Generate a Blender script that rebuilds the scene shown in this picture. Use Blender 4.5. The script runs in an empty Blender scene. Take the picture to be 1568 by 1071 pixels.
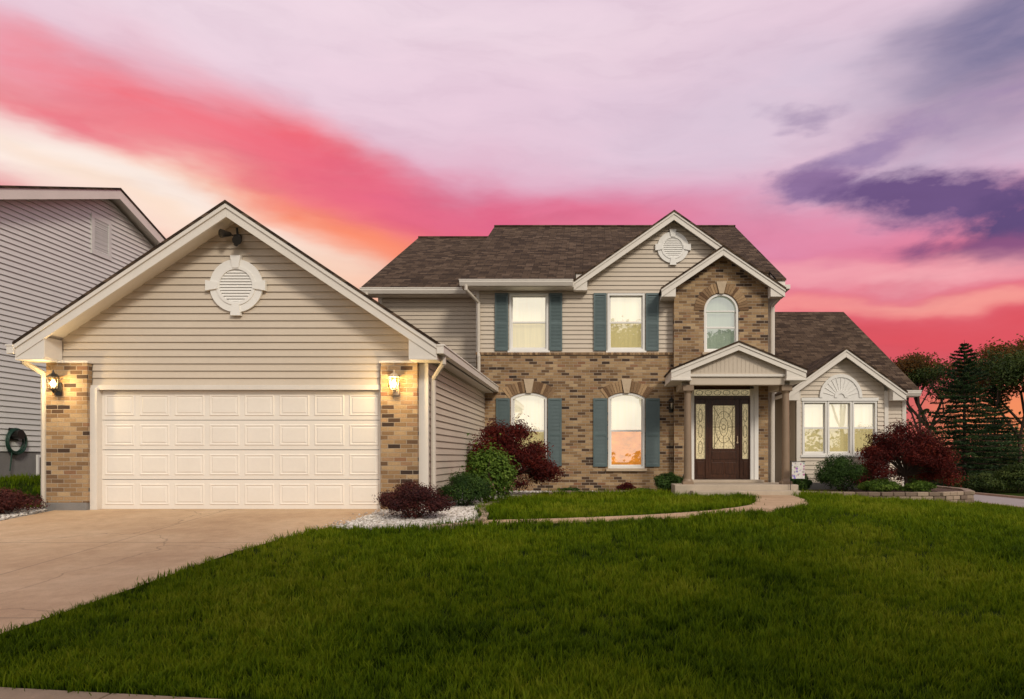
import bpy, math, random
import numpy as np
from mathutils import Vector
random.seed(7); rng=np.random.default_rng(7)
scene=bpy.context.scene
COL=scene.collection
F=1045.0

# ------------------------------------------------------------------ helpers
def lin(r,g,b):
    f=lambda c:(c/255/12.92) if c/255<=0.04045 else ((c/255+0.055)/1.055)**2.4
    return (f(r),f(g),f(b),1)
def empty(name,loc=(0,0,0)):
    o=bpy.data.objects.new(name,None); COL.objects.link(o); o.empty_display_size=.3; o.location=loc
    return o
def N(nt,t,props=None,ins=None):
    n=nt.nodes.new(t)
    for k,v in (props or {}).items(): setattr(n,k,v)
    for k,v in (ins or {}).items():
        if isinstance(v,bpy.types.NodeSocket): nt.links.new(v,n.inputs[k])
        else: n.inputs[k].default_value=v
    return n
def math_(nt,op,a,b=None,c=None,clamp=False):
    ins={0:a}
    if b is not None: ins[1]=b
    if c is not None: ins[2]=c
    return N(nt,'ShaderNodeMath',{'operation':op,'use_clamp':clamp},ins).outputs[0]
def mixc(nt,fac,a,b,blend='MIX'):
    n=nt.nodes.new('ShaderNodeMix'); n.data_type='RGBA'; n.blend_type=blend
    for k,v in ((0,fac),(6,a),(7,b)):
        if isinstance(v,bpy.types.NodeSocket): nt.links.new(v,n.inputs[k])
        else: n.inputs[k].default_value=v
    return n.outputs[2]
def ramp(nt,fac,stops,interp='LINEAR'):
    n=nt.nodes.new('ShaderNodeValToRGB'); n.color_ramp.interpolation=interp
    e=n.color_ramp.elements
    while len(e)<len(stops): e.new(0.5)
    for i,(p,c) in enumerate(stops):
        e[i].position=p; e[i].color=c if len(c)==4 else (*c,1)
    nt.links.new(fac,n.inputs[0]); return n.outputs[0]
def newmat(name):
    m=bpy.data.materials.new(name); m.use_nodes=True; nt=m.node_tree
    b=nt.nodes['Principled BSDF']; return m,nt,b
def noise(nt,vec,scale,detail=4,rough=.55,dist=0):
    return N(nt,'ShaderNodeTexNoise',{},{'Vector':vec,'Scale':scale,'Detail':detail,'Roughness':rough,'Distortion':dist}).outputs[0]
def pos(nt): return nt.nodes.new('ShaderNodeNewGeometry').outputs['Position']
def bump(nt,b,h,strength=.3,dist=.01):
    n=N(nt,'ShaderNodeBump',{},{'Strength':strength,'Distance':dist,'Height':h}); nt.links.new(n.outputs[0],b.inputs['Normal'])
def C(c,k=1): return (c[0]*k,c[1]*k,c[2]*k,1)

def paint(name,col,rough=.55,var=.12,sc=1.3,bs=.08,metal=0):
    m,nt,b=newmat(name); p=pos(nt)
    n1=noise(nt,p,sc,3,.65); n2=noise(nt,p,sc*14,2,.6)
    s=math_(nt,'ADD',math_(nt,'MULTIPLY',n1,.7),math_(nt,'MULTIPLY',n2,.3))
    c=ramp(nt,s,[(.3,C(col,1-var)),(.7,C(col,1+var*.6))])
    nt.links.new(c,b.inputs['Base Color']); b.inputs['Roughness'].default_value=rough; b.inputs['Metallic'].default_value=metal
    bump(nt,b,n2,bs,.01); return m

def brick_mat(name,stops,mort,bw=.215,bh=.075,swap=False):
    m,nt,b=newmat(name); p=pos(nt)
    s=N(nt,'ShaderNodeSeparateXYZ',{},{0:p})
    u=math_(nt,'ADD',s.outputs[0],s.outputs[1])
    v=N(nt,'ShaderNodeCombineXYZ',{},{0:u,1:s.outputs[2]}).outputs[0]
    w=N(nt,'ShaderNodeVectorMath',{'operation':'MULTIPLY_ADD'},{0:N(nt,'ShaderNodeTexNoise',{},{'Vector':p,'Scale':9.0,'Detail':2.0}).outputs[1],1:(.012,.008,0),2:v}).outputs[0]
    t=N(nt,'ShaderNodeTexBrick',{'offset':.5,'offset_frequency':2},{'Vector':w,'Color1':(0,0,0,1),'Color2':(1,1,1,1),'Mortar':(0.5,.5,.5,1),'Scale':1.0,'Mortar Size':.0055,'Mortar Smooth':.3,'Bias':0.0,'Brick Width':bw,'Row Height':bh})
    c=ramp(nt,t.outputs[0],stops)
    n2=noise(nt,p,35,3,.7); n3=noise(nt,p,1.1,3)
    c=mixc(nt,.35,c,ramp(nt,n2,[(.3,(.4,.4,.4)),(.7,(1.1,1.1,1.1))]),'MULTIPLY')
    c=mixc(nt,.40,c,ramp(nt,n3,[(.35,(.55,.52,.5)),(.65,(1,1,1))]),'MULTIPLY')
    c=mixc(nt,t.outputs[1],c,mort)
    nt.links.new(c,b.inputs['Base Color']); b.inputs['Roughness'].default_value=.85
    h=math_(nt,'SUBTRACT',math_(nt,'MULTIPLY',n2,.35),t.outputs[1])
    bump(nt,b,h,.7,.012); return m

def shingle_mat(name,axis):
    m,nt,b=newmat(name); p=pos(nt); s=N(nt,'ShaderNodeSeparateXYZ',{},{0:p})
    v=N(nt,'ShaderNodeCombineXYZ',{},{0:s.outputs[axis],1:math_(nt,'MULTIPLY',s.outputs[2],2.0)}).outputs[0]
    t=N(nt,'ShaderNodeTexBrick',{'offset':.37,'offset_frequency':3},{'Vector':v,'Color1':(0,0,0,1),'Color2':(1,1,1,1),'Mortar':(0,0,0,1),'Scale':1.0,'Mortar Size':.007,'Mortar Smooth':.6,'Bias':0.0,'Brick Width':.23,'Row Height':.145})
    c=ramp(nt,t.outputs[0],[(0,(.046,.029,.018)),(.4,(.083,.054,.034)),(.75,(.112,.074,.047)),(1,(.155,.106,.070))])
    n2=noise(nt,p,60,3,.8); n3=noise(nt,p,.6,3,.6)
    c=mixc(nt,.6,c,ramp(nt,n2,[(.3,(.45,.45,.45)),(.7,(1.2,1.2,1.2))]),'MULTIPLY')
    c=mixc(nt,.35,c,ramp(nt,n3,[(.35,(.7,.66,.64)),(.65,(1.1,1.1,1.1))]),'MULTIPLY')
    c=mixc(nt,t.outputs[1],c,(.02,.015,.012,1))
    nt.links.new(c,b.inputs['Base Color']); b.inputs['Roughness'].default_value=1.0; b.inputs['Specular IOR Level'].default_value=.2
    bump(nt,b,math_(nt,'SUBTRACT',n2,t.outputs[1]),.8,.02); return m

# ---- material library
CREAM=(.60,.515,.415)
m_siding=paint('vinyl_siding',CREAM,.5,.07,.8,.05)
m_siding_n=paint('vinyl_siding_grey',(.66,.66,.62),.5,.07,.8,.05)
m_wallin=paint('wall_sheathing',(.3,.27,.22),.8)
m_trim=paint('trim_paint',(.74,.69,.62),.45,.07,2,.05)
m_white=paint('white_paint',(.82,.80,.76),.4,.05,2,.04)
m_door_g=paint('garage_door_paint',(.83,.775,.70),.42,.05,1.2,.04)
m_shut=paint('shutter_paint',(.100,.145,.150),.5,.15,3,.08)
m_found=paint('foundation_concrete',(.22,.21,.20),.9,.2,3,.3)
m_dark=paint('dark_metal',(.02,.018,.016),.35,.2,4,.05)
m_brick=brick_mat('brick',[(0,(.045,.025,.016)),(.08,(.10,.055,.03)),(.17,(.21,.12,.058)),(.38,(.34,.21,.10)),(.65,(.44,.285,.145)),(.88,(.53,.37,.205)),(1,(.29,.14,.07))],(.40,.33,.25,1))
m_shx=shingle_mat('shingles_x',0); m_shy=shingle_mat('shingles_y',1)
m_column=paint('column_paint',(.27,.19,.125),.5,.12,3,.05)
m_pipe=paint('downspout_paint',(.60,.54,.46),.4,.06,2,.03)

def arch_brick(name,a,b_):
    m,nt,b=newmat(name); p=pos(nt)
    at=N(nt,'ShaderNodeAttribute',{'attribute_name':'tint'}).outputs['Fac']
    c=ramp(nt,at,[(0,a),(1,b_)]); n2=noise(nt,p,40,3,.7)
    c=mixc(nt,.5,c,ramp(nt,n2,[(.3,(.45,.45,.45)),(.7,(1.1,1.1,1.1))]),'MULTIPLY')
    nt.links.new(c,b.inputs['Base Color']); b.inputs['Roughness'].default_value=.9; bump(nt,b,n2,.5,.01); return m
m_arch=arch_brick('arch_brick',(.15,.08,.04),(.50,.33,.18))
m_key=paint('keystone_stone',(.55,.43,.30),.9,.15,8,.3)
m_block=arch_brick('retaining_block',(.16,.11,.08),(.42,.32,.23))

def wood_mat():
    m,nt,b=newmat('door_wood'); p=pos(nt)
    mp=N(nt,'ShaderNodeMapping',{},{0:p,3:(14,14,1.2)}).outputs[0]
    n=noise(nt,mp,3,4,.6,1.0)
    nt.links.new(ramp(nt,n,[(.3,(.022,.007,.003)),(.7,(.085,.030,.012))]),b.inputs['Base Color'])
    b.inputs['Roughness'].default_value=.28; bump(nt,b,n,.15,.005); return m
m_wood=wood_mat()

def glass_mat(name,refl=.4):
    m=bpy.data.materials.new(name); m.use_nodes=True; nt=m.node_tree; nt.nodes.clear()
    p=pos(nt); n=noise(nt,p,1.3,2)
    bp=N(nt,'ShaderNodeBump',{},{'Strength':.05,'Distance':.02,'Height':n})
    g=N(nt,'ShaderNodeBsdfGlossy',{},{'Color':(.95,.95,.95,1),'Roughness':.015,'Normal':bp.outputs[0]})
    t=N(nt,'ShaderNodeBsdfTransparent',{},{'Color':(.86,.88,.85,1)})
    x=N(nt,'ShaderNodeMixShader',{},{0:refl,1:t.outputs[0],2:g.outputs[0]})
    o=N(nt,'ShaderNodeOutputMaterial',{},{0:x.outputs[0]}); return m
m_glass=glass_mat('window_glass',.40)
def curtain_mat(name,col,em,sc=(9,9,.4),lo=.86):
    m,nt,b=newmat(name); p=pos(nt)
    mp=N(nt,'ShaderNodeMapping',{},{0:p,3:sc}).outputs[0]
    n=noise(nt,mp,2.2,3,.6)
    c=ramp(nt,n,[(.3,C(col,lo)),(.7,C(col,1.0))])
    nt.links.new(c,b.inputs['Base Color']); nt.links.new(c,b.inputs['Emission Color']); b.inputs['Emission Strength'].default_value=em  # room light behind is put into the colour as emission
    b.inputs['Roughness'].default_value=.9; return m
m_cur_w=curtain_mat('curtain_white_glow',(.98,.88,.68),.82)
m_cur_g=curtain_mat('curtain_cream_glow',(.84,.70,.36),.58)
m_cur_o=curtain_mat('lit_room_orange',(.98,.38,.05),.95,(1.5,1.5,3),.55)
m_leaded=curtain_mat('leaded_glass_lit',(.75,.62,.36),.45,(16,16,14),.4)
m_came=paint('leaded_came',(.10,.06,.02),.3,.2,4,.05,.6)

# ---- mesh builder
class MB:
    def __init__(s): s.v=[]; s.f=[]; s.t=[]
    def add(s,vs,fs,tint=None):
        o=len(s.v); s.v+= [tuple(v) for v in vs]; s.f+=[tuple(i+o for i in f) for f in fs]
        s.t+=[tint if tint is not None else 0.5]*len(vs)
    def box(s,x0,x1,y0,y1,z0,z1,tint=None):
        s.add([(x0,y0,z0),(x1,y0,z0),(x1,y1,z0),(x0,y1,z0),(x0,y0,z1),(x1,y0,z1),(x1,y1,z1),(x0,y1,z1)],
              [(0,3,2,1),(4,5,6,7),(0,1,5,4),(1,2,6,5),(2,3,7,6),(3,0,4,7)],tint)
    def prism(s,pts,axis,a0,a1,tint=None):
        n=len(pts)
        def P(p,a):
            return (p[0],a,p[1]) if axis=='y' else ((a,p[0],p[1]) if axis=='x' else (p[0],p[1],a))
        vs=[P(p,a0) for p in pts]+[P(p,a1) for p in pts]
        fs=[tuple(range(n)),tuple(range(2*n-1,n-1,-1))]+[(i,i+n,(i+1)%n+n,(i+1)%n) for i in range(n)]
        s.add(vs,fs,tint)
    def cyl(s,p,q,r0,r1=None,n=8,tint=None,caps=True):
        p=Vector(p); q=Vector(q); r1=r0 if r1 is None else r1; d=(q-p)
        if d.length<1e-6: return
        d.normalize(); a=d.orthogonal().normalized(); b=d.cross(a); vs=[]
        for c,r in ((p,r0),(q,r1)):
            for i in range(n):
                t=2*math.pi*i/n; vs.append(c+a*math.cos(t)*r+b*math.sin(t)*r)
        fs=[(i,(i+1)%n,(i+1)%n+n,i+n) for i in range(n)]
        if caps: fs+=[tuple(range(n-1,-1,-1)),tuple(range(n,2*n))]
        s.add(vs,fs,tint)
    def chev(s,xc,zp,half,sl,y0,y1,t0,t1,axis='y'):
        for sg in (-1,1):
            s.prism([(xc,zp-t0),(xc+sg*half,zp-sl*half-t0),(xc+sg*half,zp-sl*half-t1),(xc,zp-t1)],axis,y0,y1)
    def build(s,name,mat,parent=None,bevel=0,smooth=False,tint=False):
        me=bpy.data.meshes.new(name); me.from_pydata(s.v,[],s.f)
        if tint:
            a=me.attributes.new('tint','FLOAT','POINT'); a.data.foreach_set('value',s.t)
        import bmesh
        bm=bmesh.new(); bm.from_mesh(me); bmesh.ops.recalc_face_normals(bm,faces=bm.faces); bm.to_mesh(me); bm.free()
        me.materials.append(mat)
        if smooth: me.polygons.foreach_set('use_smooth',[True]*len(me.polygons))
        o=bpy.data.objects.new(name,me); COL.objects.link(o)
        if parent: o.parent=parent
        if bevel:
            b=o.modifiers.new('bev','BEVEL'); b.width=bevel; b.segments=2; b.limit_method='ANGLE'; b.harden_normals=False
        return o

def wall_holes(name,outline,holes,y0,y1,mat,parent):
    cu=bpy.data.curves.new(name,'CURVE'); cu.dimensions='2D'; cu.fill_mode='BOTH'; cu.extrude=(y1-y0)/2
    for poly in [outline]+holes:
        sp=cu.splines.new('POLY'); sp.points.add(len(poly)-1)
        for i,(x,z) in enumerate(poly): sp.points[i].co=(x,z,0,1)
        sp.use_cyclic_u=True
    ob=bpy.data.objects.new(name+'_c',cu); COL.objects.link(ob)
    bpy.context.view_layer.update()
    dg=bpy.context.evaluated_depsgraph_get()
    me=bpy.data.meshes.new_from_object(ob.evaluated_get(dg)); bpy.data.objects.remove(ob)
    yc=(y0+y1)/2
    for v in me.vertices:
        x,y,z=v.co; v.co=(x,yc-z,y)
    me.materials.clear(); me.materials.append(mat)
    o=bpy.data.objects.new(name,me); COL.objects.link(o); o.parent=parent; return o

def arch_rect(x0,x1,z0,z1,rise=0,n=14):
    pts=[(x0,z0),(x1,z0),(x1,z1)]
    if rise>0:
        h=(x1-x0)/2; R=(h*h+rise*rise)/(2*rise); cx=(x0+x1)/2; cz=z1+rise-R
        a0=math.asin(min(1,h/R)); 
        if rise>=h*.999: a0=math.pi/2
        for i in range(1,n): 
            a=a0-2*a0*i/n; pts.append((cx+R*math.sin(a),cz+R*math.cos(a)))
    pts.append((x0,z1)); return pts

def siding(name,xr,z0,z1,holes,plane,mat,parent,axis='x',out=1,expo=.125):
    mb=MB()
    def P(s_,off,z): return (s_,plane-off,z) if axis=='x' else (plane+out*off,s_,z)
    z=z0
    while z<z1-1e-4:
        zt=min(z+expo,z1)
        cuts=sorted({z,zt}|{h[2] for h in holes if z<h[2]<zt}|{h[3] for h in holes if z<h[3]<zt})
        for k in range(len(cuts)-1):
            za,zb=cuts[k],cuts[k+1]; la,ha=xr(za); lb,hb=xr(zb)
            if ha-la<.02: continue
            if hb<lb: lb=hb=(la+ha)/2
            oa=.004+.026*(1-(za-z)/expo); ob=.004+.026*(1-(zb-z)/expo)
            blocks=sorted([(h[0],h[1]) for h in holes if h[2]<(za+zb)/2<h[3]])
            segs=[]; cur=(la,lb)
            for b0,b1 in blocks:
                segs.append((cur,(b0,b0))); cur=(b1,b1)
            segs.append((cur,(ha,hb)))
            for (a0,a1),(c0,c1) in segs:
                if c0-a0<.005: continue
                mb.add([P(a0,oa,za),P(c0,oa,za),P(c1,ob,zb),P(a1,ob,zb)],[(0,1,2,3)])
                if k==0: mb.add([P(a0,.001,za+.006),P(c0,.001,za+.006),P(c0,oa,za),P(a0,oa,za)],[(0,1,2,3)])
        z=zt
    return mb.build(name,mat,parent)

# ================================================================== BRICK HOUSE
H=empty('brick_house')
SHX=MB(); SHY=MB(); TR=MB(); GUT=MB(); PIPE=MB()
# ---------------- garage
GX0,GX1,GXC=-9.40,-2.85,-6.125; GY=11.9; GZP=5.77; GSL=.668; GH=3.53
wall_holes('garage_wall',[(GX0,.4),(-8.62,.4),(-8.62,2.70),(-3.62,2.70),(-3.62,.4),(GX1,.4),(GX1,3.47),(GXC,5.64),(GX0,3.47)],[],GY,GY+.14,m_wallin,H)
def gxr(z):
    dx=(GZP-.15-z)/GSL; return (max(GX0+.01,GXC-dx),min(-2.985,GXC+dx))
siding('garage_siding_band',lambda z:(-8.67,-3.64),2.75,3.125,[],GY,m_siding,H)
siding('garage_gable_siding',gxr,3.125,5.6,[],GY,m_siding,H)
mb=MB(); mb.box(GX1-.14,GX1,GY+.14,18.2,.4,3.5); mb.box(GX0,GX0+.14,GY+.14,19.2,.4,3.5); mb.build('garage_side_walls',m_wallin,H)
siding('garage_side_siding',lambda z:(11.93,18.19),.80,3.43,[],GX1,m_siding,H,'y',1)
siding('garage_left_siding',lambda z:(11.93,19.2),.80,3.43,[],GX0,m_siding,H,'y',-1)
mb=MB(); mb.box(GX1-.1,GX1+.012,11.91,18.19,.4,.80); mb.box(GX0-.012,GX0+.1,11.79,19.2,.4,.72); mb.box(GX0-.01,-8.70,11.765,11.9,.4,.71); mb.build('garage_foundation',m_found,H,.01)
mb=MB(); mb.box(GX0,-8.69,11.775,11.898,.712,3.12); mb.box(-3.63,-2.995,11.775,11.898,.5,3.12); mb.build('garage_brick_columns',m_brick,H,.004)
TR.box(GX0-.01,-8.67,11.76,11.899,3.122,3.16); TR.box(-3.65,-2.99,11.76,11.899,3.122,3.16)
TR.box(-2.993,GX1+.022,11.86,11.929,.5,3.47)
TR.box(-8.688,-8.565,11.83,11.99,.57,2.70); TR.box(-3.665,-3.632,11.83,11.99,.57,2.70)
TR.box(-8.69,-3.632,11.85,11.99,2.665,2.748)
# garage door
D=MB(); dx0,dx1,dz0,dz1=-8.564,-3.666,.585,2.665; rows=4; cols=8; rh=(dz1-dz0)/rows
for r in range(rows): D.box(dx0,dx1,11.96,12.0,dz0+r*rh+.005,dz0+(r+1)*rh-.005)
cw=(dx1-dx0)/cols
for r in range(rows):
    for c in range(cols):
        xa=dx0+c*cw+.045; xb=dx0+(c+1)*cw-.045; za=dz0+r*rh+.075; zb=dz0+(r+1)*rh-.075
        L=[]; 
        for ins,off in ((0,-.0005),(.012,.012),(.024,.012),(.038,.002),(.065,.011)):
            L.append([(xa+ins,11.96-off,za+ins),(xb-ins,11.96-off,za+ins),(xb-ins,11.96-off,zb-ins),(xa+ins,11.96-off,zb-ins)])
        vs=[p for l in L for p in l]; fs=[]
        for k in range(4):
            for i in range(4): fs.append((k*4+i,k*4+(i+1)%4,(k+1)*4+(i+1)%4,(k+1)*4+i))
        fs.append((16,17,18,19)); D.add(vs,fs)
D.build('garage_door',m_door_g,H)
mb=MB(); mb.box(dx0,dx1,12.02,12.06,.5,2.7); mb.box(dx0,dx1,11.955,12.01,.572,.585); mb.build('garage_door_seal',m_dark,H)
# roof garage
SHY.chev(GXC,GZP+.035,GH+.03,GSL,11.42,19.3,0,.05)
TR.chev(GXC,GZP,GH,GSL,11.50,19.3,.016,.15)
TR.chev(GXC,GZP,GH+.01,GSL,11.455,11.498,.016,.24)
TR.chev(GXC,GZP,GH+.02,GSL,11.43,11.454,.016,.09)
for sg in (-1,1):
    xe=GXC+sg*GH; xi=xe-sg*.47
    TR.prism([(xe,3.17),(xi,3.17),(xi,3.52),(xe,3.38)],'y',11.47,11.86)
    TR.box(min(xe,xi+sg*.02)-.012,max(xe,xi+sg*.02)+.012,11.45,11.86,3.13,3.168)
    x0,x1=(xe+.012,xe+.13) if sg>0 else (xe-.13,xe-.012)
    GUT.box(x0,x1,11.42,18.18 if sg>0 else 19,3.23,3.355); GUT.box(x0-(.0 if sg>0 else .015),x1+(.015 if sg>0 else 0),11.41,18.19 if sg>0 else 19.1,3.355,3.385)
TR.box(-2.85+.03,-2.6,11.87,18.19,3.2,3.22)   # side soffit
def pipe(pts,w=.075,d=.055):
    for i in range(len(pts)-1):
        PIPE.cyl(pts[i],pts[i+1],w*.6,w*.6,8)
        PIPE.cyl(Vector(pts[i+1])-Vector((0,0,.015)),Vector(pts[i+1])+Vector((0,0,.015)),w*.64,w*.64,8)
pipe([(-2.53,11.7,3.24),(-2.53,11.7,3.10),(-2.76,11.95,2.86),(-2.76,11.97,.72),(-2.66,11.8,.62)])
pipe([(-9.72,11.7,3.24),(-9.72,11.7,3.12),(-9.47,11.82,2.94),(-9.47,11.82,.66)])

# ---------------- main house
wall_holes('upper_wall',[(-3.06,4.2),(4.87,4.2),(4.87,5.93),(2.19,7.82),(-.35,6.05),(-3.06,6.05)],
  [arch_rect(-2.17,-1.16,4.36,5.86),arch_rect(.46,1.42,4.36,5.86)],18.3,18.44,m_wallin,H)
def uxr(z):
    if z<6.05: return (-3.0,4.86)
    dx=(7.82-z)/.7; return (2.19-dx,2.19+dx)
siding('upper_siding',uxr,4.30,7.78,[(-2.2,-1.13,4.33,5.89),(.43,1.45,4.33,5.89)],18.3,m_siding,H,expo=.12)
TR.box(-3.075,-2.99,18.262,18.3,4.29,6.0)
W1=(-2.14,-1.17); W2=(.455,1.436)
wall_holes('brick_wall',[(-2.84,.4),(2.19,.4),(2.19,4.215),(-3.06,4.215),(-3.06,3.3),(-2.84,3.3)],
  [arch_rect(W1[0],W1[1],1.19,3.10,.11),arch_rect(W2[0],W2[1],1.19,3.10,.11)],18.2,18.36,m_brick,H)
mb=MB()
x=-3.07
while x<2.17:
    mb.box(x,min(x+.066,2.185),18.165,18.37,4.217,4.285,random.random()); x+=.072
mb.build('brick_ledge',m_arch,H,.004,tint=True)
# bay wall
BXC=3.43
wall_holes('brick_bay_wall',[(2.19,.4),(2.62,.4),(2.62,3.42),(4.41,3.42),(4.41,.4),(4.67,.4),(4.67,5.97),(BXC,6.81),(2.19,5.97)],
  [arch_rect(2.98,3.89,4.26,5.36,.454,24)],18.0,18.26,m_brick,H)
TR.box(4.673,4.90,18.2,18.3,.5,5.93)
# body walls
mb=MB(); mb.box(-3.06,-2.92,18.45,30.4,.4,6.1); mb.box(4.75,4.87,18.45,30.4,.4,6.1); mb.box(-5.95,4.87,30.4,30.5,.4,6.1)
mb.box(-5.95,-3.06,19.22,19.3,3,6.2); mb.box(-5.95,-5.85,19.3,30.4,.4,6.1)
for xx in (-5.93,-3.05,4.77): mb.prism([(18.5,6.1),(24.2,9.3),(30.2,6.1)] if xx>-5 else [(19.3,6.1),(25,9.3),(30.4,6.3)],'x',xx,xx+.06)
mb.box(4.88,9.2,20.02,20.12,.3,3.5); mb.box(9.1,9.2,20.12,30,.3,3.5); mb.prism([(20.1,3.5),(25.4,6.55),(30,3.7)],'x',9.12,9.18)
mb.build('side_walls',m_siding,H)
siding('left_wing_siding',lambda z:(-5.95,-3.06),3.2,6.14,[],19.2,m_siding,H,expo=.12)
siding('right_wing_siding',lambda z:(4.9,9.18),.6,3.42,[],20.0,m_siding,H,expo=.12)
TR.box(-5.98,-5.87,19.16,19.2,3.2,6.14); TR.box(9.1,9.22,19.96,20.0,.4,3.42)
# main roofs: ridge along X
def roofx(x0,x1,ye,ze,yr,zr,back=True,fascia=True):
    sl=(zr-ze)/(yr-ye)
    SHX.prism([(ye-.03,ze-.016),(yr,zr),(yr,zr+.05),(ye-.03,ze+.035)],'x',x0-.02,x1+.02)
    if back: SHX.prism([(yr,zr),(2*yr-ye,ze),(2*yr-ye,ze+.05),(yr,zr+.05)],'x',x0-.02,x1+.02)
    TR.prism([(ye,ze-.005),(yr,zr-.005),(yr,zr-.14),(ye,ze-.14)],'x',x0,x1)
    if back: TR.prism([(yr,zr-.005),(2*yr-ye,ze-.005),(2*yr-ye,ze-.14),(yr,zr-.14)],'x',x0,x1)
roofx(-3.4,-.45,17.85,6.12,24.2,9.62)
sl=.5512
roofx(-.41,4.81,18.5,6.12+sl*.65,24.2,9.62)
roofx(4.85,5.08,17.85,6.12,24.2,9.62)
roofx(-6.3,-3.44,18.8,6.14,25.05,9.50)
roofx(4.89,9.4,19.6,3.41,25.46,6.86)
SHX.box(-3.42,5.1,24.1,24.3,9.63,9.69); SHX.box(-6.32,-3.4,24.95,25.15,9.51,9.57)
def gutter_x(x0,x1,ye,ze):
    GUT.prism([(ye-.008,ze-.15),(ye-.07,ze-.15),(ye-.12,ze-.06),(ye-.12,ze-.01),(ye-.008,ze-.01)],'x',x0,x1)
    GUT.box(x0-.01,x1+.01,ye-.135,ye-.008,ze-.012,ze+.012)
gutter_x(-3.42,-.47,17.82,6.10); TR.box(-3.4,-.45,17.84,18.28,5.945,5.975)
gutter_x(-6.32,-3.42,18.77,6.12); TR.box(-6.3,-3.07,18.82,19.17,5.965,5.995)
gutter_x(8.45,9.42,19.57,3.39); TR.box(8.1,9.4,19.62,19.97,3.235,3.265)
gutter_x(4.95,5.25,19.57,3.39)
GUT.box(4.95,5.17,17.7,18.2,5.86,5.97)
pipe([(-3.25,17.76,5.97),(-3.25,17.76,5.85),(-3.0,18.22,5.62),(-3.0,18.22,4.3),(-2.98,18.13,4.15),(-2.98,18.13,3.6),(-2.75,18.13,3.45)])
pipe([(-6.15,18.7,6.0),(-6.15,18.7,5.9),(-5.88,19.12,5.7),(-5.88,19.12,4.4)])
pipe([(5.02,17.85,5.87),(5.02,17.85,5.75),(4.80,18.13,5.5),(4.80,18.13,.7)])
# big gable
def gable(xc,zp,half,s,yf,yb,tk=.22,ret=.3):
    SHY.chev(xc,zp+.035,half+.03,s,yf-.05,yb,0,.05)
    TR.chev(xc,zp,half,s,yf+.03,yb,.016,.13)
    TR.chev(xc,zp,half+.01,s,yf-.012,yf+.028,.016,tk)
    TR.chev(xc,zp,half+.02,s,yf-.035,yf-.013,.016,.075)
gable(2.19,7.97,2.64,.70,18.0,21.2)
gable(BXC,6.95,1.59,.68,17.7,19.2)
TR.prism([(-.46,5.90),(-.1,5.90),(-.1,6.30),(-.46,6.1)],'y',18.01,18.27)
for sg in (-1,1):
    xe=BXC+sg*1.59; xi=xe-sg*.36
    TR.prism([(xe,5.66),(xi,5.66),(xi,5.98),(xe,5.83)],'y',17.71,17.99 if sg>0 else 18.27)
# right wing bay
RX=6.84
gable(RX,4.40,1.60,.72,18.3,21.3)
for sg in (-1,1):
    xe=RX+sg*1.60; xi=xe-sg*.34
    TR.prism([(xe,3.02),(xi,3.02),(xi,3.34),(xe,3.2)],'y',18.31,18.57)
wall_holes('right_bay_wall',[(5.6,.4),(8.08,.4),(8.08,3.36),(RX,4.25),(5.6,3.36)],[arch_rect(5.80,7.74,1.6,3.0)],18.6,18.72,m_wallin,H)
siding('right_bay_siding',lambda z:(max(5.7,RX-(4.25-z)/.72),min(7.98,RX+(4.25-z)/.72)),.8,4.2,[(5.74,7.80,1.5,3.12)],18.6,m_siding,H,expo=.12)
TR.box(5.59,5.70,18.56,18.6,.7,3.3); TR.box(7.98,8.09,18.56,18.6,.7,3.3)
mb=MB(); mb.box(5.6,5.7,18.72,20,.4,3.4); mb.box(7.98,8.08,18.72,20,.4,3.4); mb.build('right_bay_side_walls',m_siding,H)
mb=MB(); mb.box(5.59,8.09,18.57,18.62,.3,.8); mb.box(4.88,9.21,19.97,20.05,.2,.62); mb.build('wing_foundation',m_found,H)

# ---------------- windows
FR=MB(); GL=[]; 
def flat(name,pts,y,mat):
    me=bpy.data.meshes.new(name); me.from_pydata([(x,y,z) for x,z in pts],[],[tuple(range(len(pts)))]); me.materials.append(mat)
    o=bpy.data.objects.new(name,me); COL.objects.link(o); o.parent=H; return o
def window(x0,x1,z0,z1,yf,rise=0,cu=m_cur_w,cl=m_cur_g,split=.5,sash=True,fw=.055):
    n=24 if rise>.3 else 12
    wall_holes('window_casing',arch_rect(x0,x1,z0,z1,rise,n),[arch_rect(x0+fw,x1-fw,z0+fw,z1-(0 if rise>.3 else fw),max(0,rise-(fw if rise>.3 else 0)),n)],yf-.025,yf+.10,m_white,H)
    a0,a1,b0=x0+fw,x1-fw,z0+fw; b1=z1-(0 if rise>.3 else fw); rr=max(0,rise-(fw if rise>.3 else 0)); ztop=b1+rr
    zm=b0+(ztop-b0)*split
    if sash:
        FR.box(a0,a1,yf+.03,yf+.07,zm-.025,zm+.025)
        for xa,xb in ((a0,a0+.035),(a1-.035,a1)):
            FR.box(xa,xb,yf+.035,yf+.068,b0,zm-.025); FR.box(xa,xb,yf+.055,yf+.085,zm+.025,b1)
        FR.box(a0+.035,a1-.035,yf+.035,yf+.068,b0,b0+.045)
        if rise==0: FR.box(a0+.035,a1-.035,yf+.055,yf+.085,b1-.035,b1)
    flat('window_glass',[(a0,b0),(a1,b0),(a1,zm),(a0,zm)],yf+.060,m_glass)
    up=arch_rect(a0,a1,zm,b1,rr,n); flat('window_glass',up,yf+.074,m_glass)
    flat('curtain',[(a0-.03,b0-.03),(a1+.03,b0-.03),(a1+.03,zm),(a0-.03,zm)],yf+.16,cl)
    flat('curtain',arch_rect(a0-.03,a1+.03,zm,b1,rr+.03,n),yf+.16,cu)
window(-2.19,-1.14,4.34,5.88,18.3); window(.44,1.44,4.34,5.88,18.3)
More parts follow.
